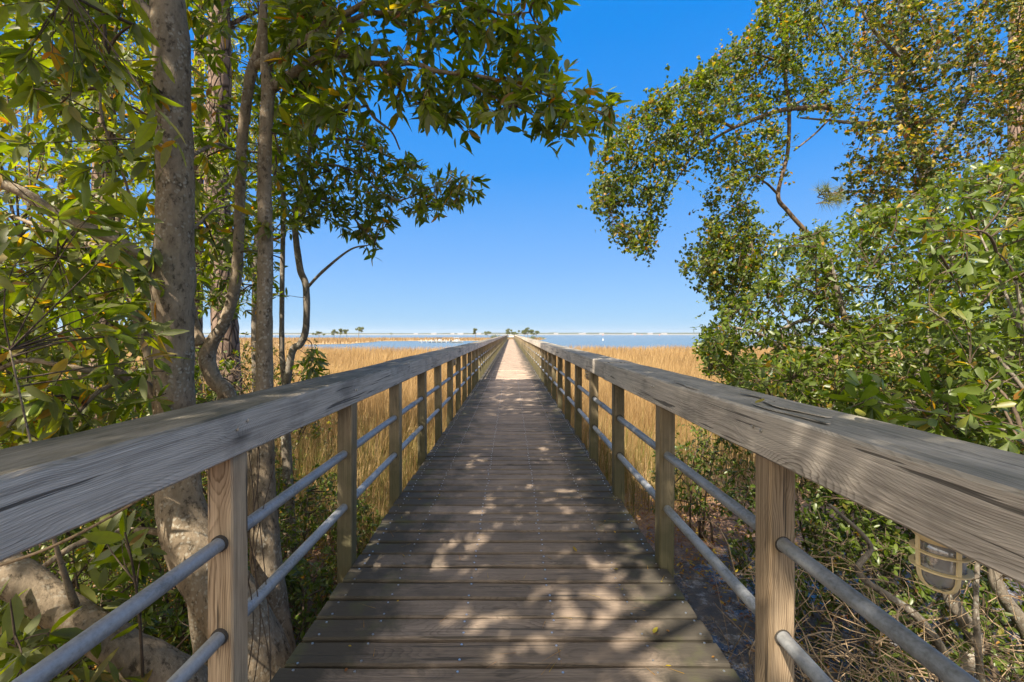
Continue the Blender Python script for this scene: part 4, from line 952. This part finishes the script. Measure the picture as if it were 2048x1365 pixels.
# ------------------------------------------------------------------ ground cover and leaf litter (nobody could count it)
def cover(name, n, xr, yr, hmax, L, W, tint, mat, kind='oval', flat=False, dens_y=None):
    x = rng.uniform(*xr, n); y = rng.uniform(*yr, n)
    k = np.abs(x) > (1.0 if flat else 1.16); x, y = x[k], y[k]; n = len(x)
    den = wob(np.c_[x, y, np.zeros(n)], 1.1, 3) > -.55 if not flat else np.ones(n, bool); x, y = x[den], y[den]; n = len(x)
    g = Geo()
    if flat:
        leaves(g, np.c_[x, y, GZ + rng.uniform(.004, .05, n)], rand_dir(n) * [1, 1, .25], np.array([0, 0, 1.]) + rng.normal(size=(n, 3)) * .35, L * rng.uniform(.6, 1.3, n), W * rng.uniform(.6, 1.3, n), tints(n, *tint), kind, -.1)
    else:
        h = hmax * rng.uniform(.25, 1, n) * (.75 + .35 * wob(np.c_[x, y, np.zeros(n)], 1.7, 9)); K = 4; tt = np.linspace(0, 1, K)
        ln = rng.normal(size=(n, 2)) * .3
        P = np.stack([np.stack([x + ln[:, 0] * h * t * t, y + ln[:, 1] * h * t * t, GZ + h * t], 1) for t in tt], 1)
        batch_tubes(g, P, np.full((n, K), .0022), 3, 1)
        m_ = 12; idx = np.repeat(np.arange(n), m_); u = rng.uniform(.25, 1.02, len(idx))
        pos = np.stack([x[idx] + ln[idx, 0] * h[idx] * u * u, y[idx] + ln[idx, 1] * h[idx] * u * u, GZ + h[idx] * u], 1)
        ax = rand_dir(len(idx)) * [1, 1, .5] + [0, 0, .25]
        leaves(g, pos, ax, np.array([0, 0, 1.]) + rng.normal(size=(len(idx), 3)) * .4, L * rng.uniform(.7, 1.3, len(idx)), W * rng.uniform(.7, 1.3, len(idx)), tints(len(idx), *tint), kind, .1)
    o = g.build(name, [mat, M['twig']]); ORIG[o.name] = np.zeros(3); tag(o, kind='stuff')
cover('undergrowth', 2600, (-5.5, -1.15), (1.2, 5.6), .62, .046, .018, (.08, .62, .06, .03), M['myrtle_leaf'])
cover('undergrowth', 1500, (-10, -3), (2.5, 8), .9, .055, .022, (.2, .66, .1, .03), M['myrtle_leaf'])
cover('undergrowth', 420, (2.1, 4.6), (1.3, 4.2), .36, .036, .014, (.02, .5, .05, .06), M['myrtle_leaf'])
cover('leaf_litter', 9000, (-5.5, -.9), (1.0, 6.0), 0, .055, .022, (.6, .9, .1, .6), M['vine_leaf'], flat=True)
cover('leaf_litter', 3000, (1.9, 4.8), (1.0, 4.4), 0, .045, .016, (.86, 1, .1, .8), M['vine_leaf'], flat=True)
cover('leaf_litter', 3500, (.9, 4), (4.4, 7.0), 0, .05, .018, (.6, .9, .1, .6), M['vine_leaf'], flat=True)

g = Geo(); n = 170; q = np.c_[rng.uniform(-.94, .9, n), 1.2 + 12 * rng.random(n) ** 1.5, np.full(n, .006)]
leaves(g, q, rand_dir(n) * [1, 1, .02], np.array([0, 0, 1.]) + rng.normal(size=(n, 3)) * .1, rng.uniform(.05, .14, n), .0022, rng.uniform(.75, 1, n), 'needle', 0.0)
n = 90; q = np.c_[np.where(rng.random(n) < .5, -1, 1) * rng.uniform(.55, .93, n), 1.2 + 9 * rng.random(n) ** 1.5, np.full(n, .006)]
leaves(g, q, rand_dir(n) * [1, 1, .05], np.array([0, 0, 1.]) + rng.normal(size=(n, 3)) * .25, rng.uniform(.010, .032, n), rng.uniform(.006, .014, n), rng.uniform(.6, 1, n), 'oval', -.1)
o = g.build('leaf_litter', [M['vine_leaf']]); ORIG[o.name] = np.zeros(3); tag(o, kind='stuff')

# ------------------------------------------------------------------ grass of the marsh
def grass(name, xy, h, wd, tint, lean, kind='stuff', z0=GZ):
    N = len(xy); g = Geo()
    a = rng.uniform(0, 2 * PI, N); side = np.stack([np.cos(a), np.sin(a) * .4, np.zeros(N)], 1)
    ld = np.stack([rng.normal(size=N) * .5 + .25, rng.normal(size=N) * .5 + .15, np.zeros(N)], 1) * (lean * h)[:, None]
    b0 = np.c_[xy, np.full(N, z0)]
    up = np.array([0, 0, 1.]); W = wd[:, None] * .5
    p1 = b0 + up * (h * .55)[:, None] + ld * .25; p2 = b0 + up * h[:, None] + ld
    V = np.stack([b0 - side * W, b0 + side * W, p1 + side * W * .8, p1 - side * W * .8, p2], 1)
    base = (np.arange(N) * 5)[:, None]
    g.add(V.reshape(-1, 3), [base + np.array([[0, 1, 2, 3]]), base + np.array([[3, 2, 4]])], 0, False, np.repeat(tint, 5))
    o = g.build(name, [M['straw']]); ORIG[o.name] = np.zeros(3)
    return o
def field(y0, y1, dens, poly=NEAR, xk=1.7):
    A = xk * (y1 ** 2 - y0 ** 2); n = int(A * dens)
    y = np.sqrt(rng.uniform(y0 ** 2, y1 ** 2, n)); x = rng.uniform(-1, 1, n) * xk * y
    k = in_poly(x, y, poly) & (np.abs(x) > 1.12)
    x, y = x[k], y[k]
    lim = np.where(x < 0, np.where(x > -3, 4.3, 6.5), np.where(x < 2.3, 6.2, 6.6)) + .5 * np.sin(x * 2.1) + rng.normal(size=len(x)) * .3
    k = y > lim
    return np.c_[x[k], y[k]]
def straw_tint(xy):
    t = np.clip(.42 + .16 * wob(np.c_[xy, np.zeros(len(xy))], .9, 7) + .24 * wob(np.c_[xy, np.zeros(len(xy))], .35) + rng.normal(size=len(xy)) * .13, .02, .74)
    gk = (rng.random(len(xy)) < np.clip((11 - xy[:, 1]) / 9, 0, .45)); t[gk] = rng.uniform(.75, 1, gk.sum())
    return t
def patchy(xy): return 1 + .14 * wob(np.c_[xy, np.zeros(len(xy))], .25, 2) + .05 * wob(np.c_[xy, np.zeros(len(xy))], 1.3, 4)
for y0, y1, dens, wd, nm in ((4, 8, 400, .007, 0), (8, 14, 190, .011, 1), (14, 28, 62, .02, 2), (28, 62, 17, .042, 3)):
    xy = field(y0, y1, dens); n = len(xy)
    if nm == 0:   # near tufts: gather the blades into clumps
        cl = xy[rng.integers(0, n, n // 22)]; j = rng.integers(0, len(cl), n); q = cl[j] + rng.normal(size=(n, 2)) * .09
        xy = np.where((rng.random(n) < .6)[:, None], q, xy); xy = xy[np.abs(xy[:, 0]) > 1.1]; n = len(xy)
    h = rng.normal(.98, .14, n) * patchy(xy) * np.clip(.55 + (xy[:, 1] - 4) * .06, .55, 1)
    tag(grass('marsh_grass', xy, h, wd * rng.uniform(.6, 1.4, n), straw_tint(xy), rng.uniform(.05, .5, n)), kind='stuff')
# grass on the far spit
n = 15000; q = np.c_[rng.uniform(-150, 22, n), rng.uniform(98, 200, n)]; q = q[in_poly(q[:, 0], q[:, 1], SPIT)]; n = len(q)
tag(grass('marsh_grass', q, rng.normal(1.0, .15, n) * patchy(q), rng.uniform(.12, .3, n), np.clip(.30 + rng.normal(size=n) * .12, 0, .7), rng.uniform(.05, .4, n), z0=GZ - .02), kind='stuff')
n = 5000; q = np.c_[rng.uniform(-160, -30, n), rng.uniform(62, 118, n)]; q = q[in_poly(q[:, 0], q[:, 1], NEAR)]; n = len(q)
tag(grass('marsh_grass', q, rng.normal(1.0, .15, n), rng.uniform(.08, .2, n), np.clip(.35 + rng.normal(size=n) * .12, 0, .7), rng.uniform(.05, .4, n)), kind='stuff')
# single tussocks by the boards
def tussock(label, x, y, n, h, lo, hi):
    xy = np.c_[x + rng.normal(size=n) * .05, y + rng.normal(size=n) * .05]
    o = grass('grass_tussock', xy, rng.uniform(.5, 1, n) * h, np.full(n, .008), rng.uniform(lo, hi, n), rng.uniform(.2, .9, n))
    del_ = o.pop('kind', None); tag(o, label, 'grass tussock', 'grass tussocks beside the boards')
tussock('lone yellow-green grass tussock on brown litter beside the second right post', 1.24, 4.85, 150, .75, .6, 1.0)
tussock('green grass tussock growing against the boards beyond the second left post', -1.2, 3.45, 170, .8, .7, 1.0)
tussock('pale straw tussock by the third left post', -1.3, 4.3, 170, .9, .4, .9)

# ------------------------------------------------------------------ odds and ends
rd = Geo(); p, r_ = wood_path([(-60, 1150, 1.32, 6), (0, 1131, 1.33, 6.5), (92, 1099, 1.36, 6.5), (183, 1055, 1.4, 6), (278, 1000, 1.44, 5), (330, 965, 1.46, 4)])
add_tube(rd, p, r_, 24, 7, .02); o = rd.build('dry_reed', M['deadwood']); tag(o, 'dry tan reed stalk slanting up under the left handrail', 'reed')
def fallen(x, y, z, ang, L, t, label, curl=.25, surf='handrail'):
    g = Geo(); leaves(g, np.array([[x, y, z + .004]]), np.array([[math.cos(ang), math.sin(ang), .05]]), np.array([[.1, .1, 1.]]), L, L * .5, np.array([t]), 'oval', -curl)
    o = g.build('fallen_leaf', M['vine_leaf']); tag(o, label, 'leaf', 'fallen leaves on the wood')
q = at(1511, 812, 1.6); fallen(q[0] - .0, 1.60, RT + .006, .4, .05, .66, 'orange and yellow fallen leaf on the right handrail by its worn patch')
fallen(1.09, 1.33, RT + .008, 1.2, .055, .55, 'upright yellow fallen leaf on the right handrail, nearer the leafy sprig')
fallen(.42, 2.75, .004, 2.0, .045, .78, 'small brown fallen leaf on the deck boards')
fallen(.66, 2.0, .004, .7, .04, .62, 'small yellow fallen leaf on the deck boards near the right post')
# tendrils wrapped on the first left post
tn = Geo(); pts = []
for i in range(7):
    x = -1.0 + rng.normal() * .05; y = 1.62 + rng.uniform(0, .12); z = np.linspace(-.2, .95, 14)
    P = np.c_[x + .035 * np.sin(z * rng.uniform(3, 7) + i) - .03, np.full(14, y) + .03 * np.cos(z * 5 + i * 2), z]
    add_tube(tn, P, [.0022, .0018], 40, 5, .0)
o = tn.build('vine', M['twig']); tag(o, 'thin leafless vine climbing the back of the nearest left post', 'vine')

# ------------------------------------------------------------------ far away: dock, boats, sign, island trees, houses, buoys
def boxv(g, c, s_, mat=0):
    x, y, z = c; a, b_, h = s_[0] / 2, s_[1] / 2, s_[2] / 2
    v, f = loft([[(x - a, y - b_, z + k), (x + a, y - b_, z + k), (x + a, y + b_, z + k), (x - a, y + b_, z + k)] for k in (-h, h)]); g.add(v, f, mat)
WZ = -1.2
DY = 127.0
x0, x1 = (838 - 1022) / F * DY, (920 - 1022) / F * DY
dk = thing('dock', ((x0 + x1) / 2, DY, WZ), 'pale wooden dock on pilings in the inlet left of the boardwalk', 'dock')
g = Geo(); boxv(g, ((x0 + x1) / 2, DY, WZ + .45), (x1 - x0, 1.4, .14)); boxv(g, (x0 + 3, DY + 3.5, WZ + .45), (1.2, 6, .13)); g.build('deck', M['piling'], dk, attrs=False)
for i in range(17):
    g = Geo(); x = x0 + .3 + i * (x1 - x0 - .6) / 16; a = np.linspace(0, 2 * PI, 8, endpoint=False); y = DY + (-.85 if i % 2 else .85); hh_ = rng.uniform(.75, 1.15)
    v, f = loft([np.c_[x + .075 * np.cos(a), y + .075 * np.sin(a), np.full(8, z)] for z in (-1.9, WZ + hh_ - .12)] + [np.c_[x + .02 * np.cos(a), y + .02 * np.sin(a), np.full(8, WZ + hh_)]]); g.add(v, f)
    g.build('piling', M['white'], dk, attrs=False)
def boat(x, y, L, label, canopy):
    t = thing('boat', (x, y, WZ), label, 'boat', 'boats moored at the dock')
    g = Geo(); ts = np.linspace(0, 1, 12); rings = []
    for q in ts:
        wv = .7 * (1 - max(0, (q - .55) / .45) ** 2.2) + .03; sh = .42 + .2 * q * q; kx = x - L / 2 + L * q
        rings.append([(kx, y - wv, WZ + sh), (kx, y - wv * .75, WZ + .1), (kx, y, WZ - .15 + .3 * max(0, q - .8) * 3), (kx, y + wv * .75, WZ + .1), (kx, y + wv, WZ + sh), (kx, y + wv * .8, WZ + sh - .08), (kx, y - wv * .8, WZ + sh - .08)])
    v, f = loft(rings); g.add(v, f, 0); g.build('hull', M['hull'], t, attrs=False)
    g = Geo(); boxv(g, (x - .2, y, WZ + .7), (.6, .6, .6)); g.build('console', M['hull'], t, attrs=False)
    g = Geo(); boxv(g, (x - L / 2 - .2, y, WZ + .5), (.3, .35, .6)); g.build('outboard_motor', M['dark'], t, attrs=False)
    if canopy:
        g = Geo(); boxv(g, (x - .3, y, WZ + 1.45), (1.5, 1.2, .07))
        for sx in (-1, 1):
            for sy in (-.7, .7): boxv(g, (x - .3 + sx * .6, y + sy * .7, WZ + .95), (.05, .05, 1.0))
        g.build('canopy', M['hull'] if canopy == 1 else M['dark'], t, attrs=False)
boat((915 - 1022) / F * 124 - 0, 124, 3.4, 'white motorboat with a pale canopy moored at the right end of the distant dock', 1)
boat((880 - 1022) / F * 130, 130.5, 3.2, 'white motorboat with a dark canopy moored in the middle of the distant dock', 2)
# sign closing off the end of the boardwalk
sg = thing('sign', (.08, END + .6, 0), 'white blank-looking sign board standing at the far end of the boardwalk', 'sign')
g = Geo(); boxv(g, (.08, END + .6, .83), (1.18, .05, .52)); g.build('panel', M['white'], sg, attrs=False)
for sx in (-.5, .5):
    g = Geo(); boxv(g, (.08 + sx, END + .66, -.3), (.09, .07, 1.75)); g.build('leg', M['under'], sg, attrs=False)
# platform rail across the end
g = Geo(); boxv(g, (0, END + .05, .5), (1.9, .08, .14)); boxv(g, (0, END + .05, .93), (1.9, .09, .14)); g.build('end_rail', M['post'], bw, attrs=False)

def far_tree(px, ytop, ybot, d, kind, label, wpx=None, seed=0):
    x = (px - 1022) / F * d; zb = GZ - .05; h = H - (ytop - 668) / F * d - zb
    wd = (wpx or (ybot - ytop) * .7) / F * d
    t = thing('island_tree' if kind != 'bush' else 'island_bush', (x, d, zb), label, 'tree' if kind != 'bush' else 'bush', 'trees on the far marsh island')
    g = Geo(); lean = rng.normal() * .06 * h
    top = np.array([x + lean, d, zb + h * (.9 if kind != 'bush' else .5)])
    add_tube(g, [(x, d, zb - .1), (x + lean * .3 + rng.normal() * .03 * h, d, zb + h * .45), tuple(top)], [h * .022 + .03, h * .018 + .02, .03], 8, 6, .05)
    br = []
    if kind == 'pine':
        for k in range(6):
            z = zb + h * rng.uniform(.55, .9); e = (x + lean * .7 + rng.normal() * wd * .3, d + rng.normal() * wd * .3, z + h * rng.uniform(0, .12))
            add_tube(g, [(x + lean * .6, d, z - h * .05), e], [.05, .03], 4, 4); br.append(e)
    g.build('trunk', M['grey_bark'], t, attrs=False)
    g = Geo(); nb = {'pine': 8, 'bush': 5, 'palm': 1}[kind]
    for k in range(nb):
        if kind == 'pine':
            c = np.array(br[k % 6]) if k < 6 else top; c = c + rng.normal(size=3) * [.1 * wd, .1 * wd, .02 * h]; rad = np.array([wd * .22, wd * .22, h * .10])
        elif kind == 'bush': c = np.array([x + rng.uniform(-.4, .4) * wd, d + rng.normal() * .3, zb + h * rng.uniform(.3, .65)]); rad = np.array([wd * .28, wd * .2, h * .36])
        else: c = top; rad = np.array([wd * .45, wd * .45, h * .2])
        n_ = 120; q = rand_dir(n_) * rng.uniform(.3, 1, (n_, 1)) * rad + c
        leaves(g, q, rand_dir(n_, .2), rand_dir(n_), h * .04 + .10, h * .03 + .08, np.clip(rng.uniform(0, .8, n_) + .25 * (q[:, 2] - c[2]) / rad[2] * 0, 0, 1), 'simple', .1)
    g.build('crown', M['far_leaf'], t, attrs=True)
TREES = [
 (637, 663, 680, 150, 'pine', 'round-topped pine at the far left end of the island row'), (668, 661, 679, 158, 'pine', 'left pine of the dense cluster on the far marsh at the left'), (680, 658, 679, 160, 'pine', 'tallest pine of the dense cluster on the far marsh at the left'),
 (692, 660, 679, 156, 'pine', 'right pine of the dense cluster on the far marsh at the left'), (718, 656, 677, 165, 'pine', 'single bushy-topped pine standing right of the dense cluster'), (782, 667, 674, 240, 'palm', 'lone small round-headed palm on the open marsh'),
 (950, 657, 676, 170, 'pine', 'thin bare-stemmed pine with a small top left of the boardwalk end'), (976, 663, 676, 172, 'pine', 'short leaning tree between the thin pine and the boardwalk end'), (988, 668, 676, 172, 'bush', 'tiny dark bush beside the short leaning tree'),
 (1004, 668, 676, 166, 'bush', 'wide yellow-green bush just left of the boardwalk end'), (1015, 659, 676, 170, 'pine', 'umbrella-shaped pine directly left of the white sign'), (1030, 664, 676, 172, 'pine', 'low yellowish tree directly behind the white sign'),
 (1037, 667, 676, 168, 'bush', 'small bush right of the white sign'), (1048, 660, 676, 172, 'pine', 'left pine of the clump right of the boardwalk end'), (1056, 657, 677, 170, 'pine', 'tallest pine of the clump right of the boardwalk end'), (1064, 660, 677, 174, 'pine', 'inner right pine of the clump right of the boardwalk end'),
 (1073, 662, 677, 176, 'pine', 'outermost slim pine at the right tip of the island'), (1060, 671, 677, 166, 'bush', 'wide dark bush under the right-hand pine clump'), (1082, 673, 678, 190, 'bush', 'low scrub at the sandy right tip of the island')]
for i, (px, yt, yb, d, k, lb) in enumerate(TREES):
    far_tree(px, yt, yb, d, k, lb, 22 if px in (1004, 1060) else (9 if k == 'palm' else (14 if px != 950 else 10)))
# houses along the far beach
for i, (px, wd) in enumerate(((832, 20), (868, 26), (905, 18), (921, 30), (958, 22), (1112, 22), (1163, 28), (1168, 16), (1203, 24), (1268, 20), (1300, 26), (1328, 30))):
    d = 938 + 40 * math.sin((px - 1022) / F * 938 / 450); x = (px - 1022) / F * d
    t = thing('beach_house', (x, d, -.8), 'tiny pale house on the white beach across the bay', 'house', 'houses on the far shore')
    wd = wd * .42; h_ = rng.uniform(2.0, 3.2)
    g = Geo(); boxv(g, (x, d, h_ / 2 - .8), (wd, 6, h_)); g.build('wall', M['house_wall'], t, attrs=False)
    g = Geo(); v, f = loft([[(x + k, d - 3.4, h_ - .8), (x + k, d + 3.4, h_ - .8), (x + k, d, h_ + .3)] for k in (-wd / 2 - .3, wd / 2 + .3)]); g.add(v, f); g.build('roof', M['house_roof'], t, attrs=False)
def buoy(px, py, hgt, mat, label):
    d = 2.6 * F / (py - 668); x = (px - 1022) / F * d; g = Geo(); a = np.linspace(0, 2 * PI, 10, endpoint=False)
    v, f = loft([np.c_[x + r_ * hgt * np.cos(a), d + r_ * hgt * np.sin(a), np.full(10, WZ + z * hgt)] for r_, z in ((.30, -.05), (.34, .2), (.22, .34), (.09, .42), (.08, .8), (.12, .86), (.03, 1.0))]); g.add(v, f, 0, True)
    o = g.build('buoy', mat, attrs=False); tag(o, label, 'buoy', 'buoys out on the bay')
buoy(1206, 681.5, 1.0, M['white'], 'white buoy nearest on the open water right of the boardwalk')
for px, py in ((1206, 671.2), (1270, 671.0), (1284, 670.8), (1319, 671.2)): buoy(px, py, 2.6, M['orange'], 'orange speck of a channel buoy far out on the bay')

# ------------------------------------------------------------------ the air
m, nt, out = mat_new('haze air'); b = NB(nt)
pv = b.n('ShaderNodeVolumePrincipled'); pv.inputs['Color'].default_value = (.93, .96, 1, 1); pv.inputs['Density'].default_value = .00032; pv.inputs['Anisotropy'].default_value = .2
b.link(pv.outputs[0], out.inputs['Volume'])
g = Geo(); boxv(g, (0, 720, 5.5), (5300, 1640, 17)); tag(g.build('haze', m, attrs=False), kind='stuff')
sc.cycles.volume_bounces = 0

# ------------------------------------------------------------------ tall trees behind the viewer that dapple the boards
sd = np.array(sun_dir)
def shade_tree(label, base_xy, hgt, targets, n_leaf=4, L=.18):
    t = thing('shade_tree', (base_xy[0], base_xy[1], GZ), label, 'tree')
    sk = []
    top = np.array([base_xy[0], base_xy[1], hgt])
    p = [(base_xy[0], base_xy[1], GZ - .1), (base_xy[0] + .15, base_xy[1], hgt * .4), (base_xy[0], base_xy[1] + .2, hgt * .75), tuple(top)]
    g = Geo(); sk.append(add_tube(g, p, [.24, .19, .13, .05], 24, 12, .08)); g.build('trunk', M['grey_bark'], t, p[0])
    for k in range(7):
        e = targets[rng.integers(0, len(targets))]; a = np.array([base_xy[0], base_xy[1] + .1, hgt * rng.uniform(.45, .8)])
        g = Geo(); sk.append(add_tube(g, [a, (a + e) / 2 + [0, 0, .5], e], [.08, .05, .02], 16, 8, .06)); g.build('branch', M['grey_bark'], t, a)
    g = crown(np.concatenate(sk), targets, None, n_leaf, L, L * .5, (.05, .6, .05, 0), 'simple', along=.45, tip_bias=.3, hang=.3, hub=.02, twig=.006)
    g.build('crown', [M['bay_leaf'], M['twig']], t)
kx, ky = -sd[0] / sd[2], -sd[1] / sd[2]
tp = np.concatenate([shade_pts(-1.0, 1.6, -1.5, 7.4, 5.0, 7.2, 2900), shade_pts(1.2, 2.4, -.5, 5.0, 4.6, 7.0, 620), shade_pts(-3.4, -1.1, .9, 3.4, 5.0, 7.2, 420)]); gx, gy = tp[:, 0] + tp[:, 2] * kx, tp[:, 1] + tp[:, 2] * ky
tp = tp[~((gx > .25) & (gx < 1.2) & (gy > 1.5) & (gy < 2.4) & (rng.random(len(tp)) < .75))]
shade_tree('broad-leaved tree just behind the start of the boardwalk, shading its first boards', (-3.4, -2.2), 7.4, tp)
tp = shade_pts(-1.3, 1.5, 6.0, 13.2, 8.2, 11.0, 2100)
shade_tree('second broad-leaved tree left of the start of the boardwalk, shading the middle boards', (-5.4, 3.2), 10.6, tp)
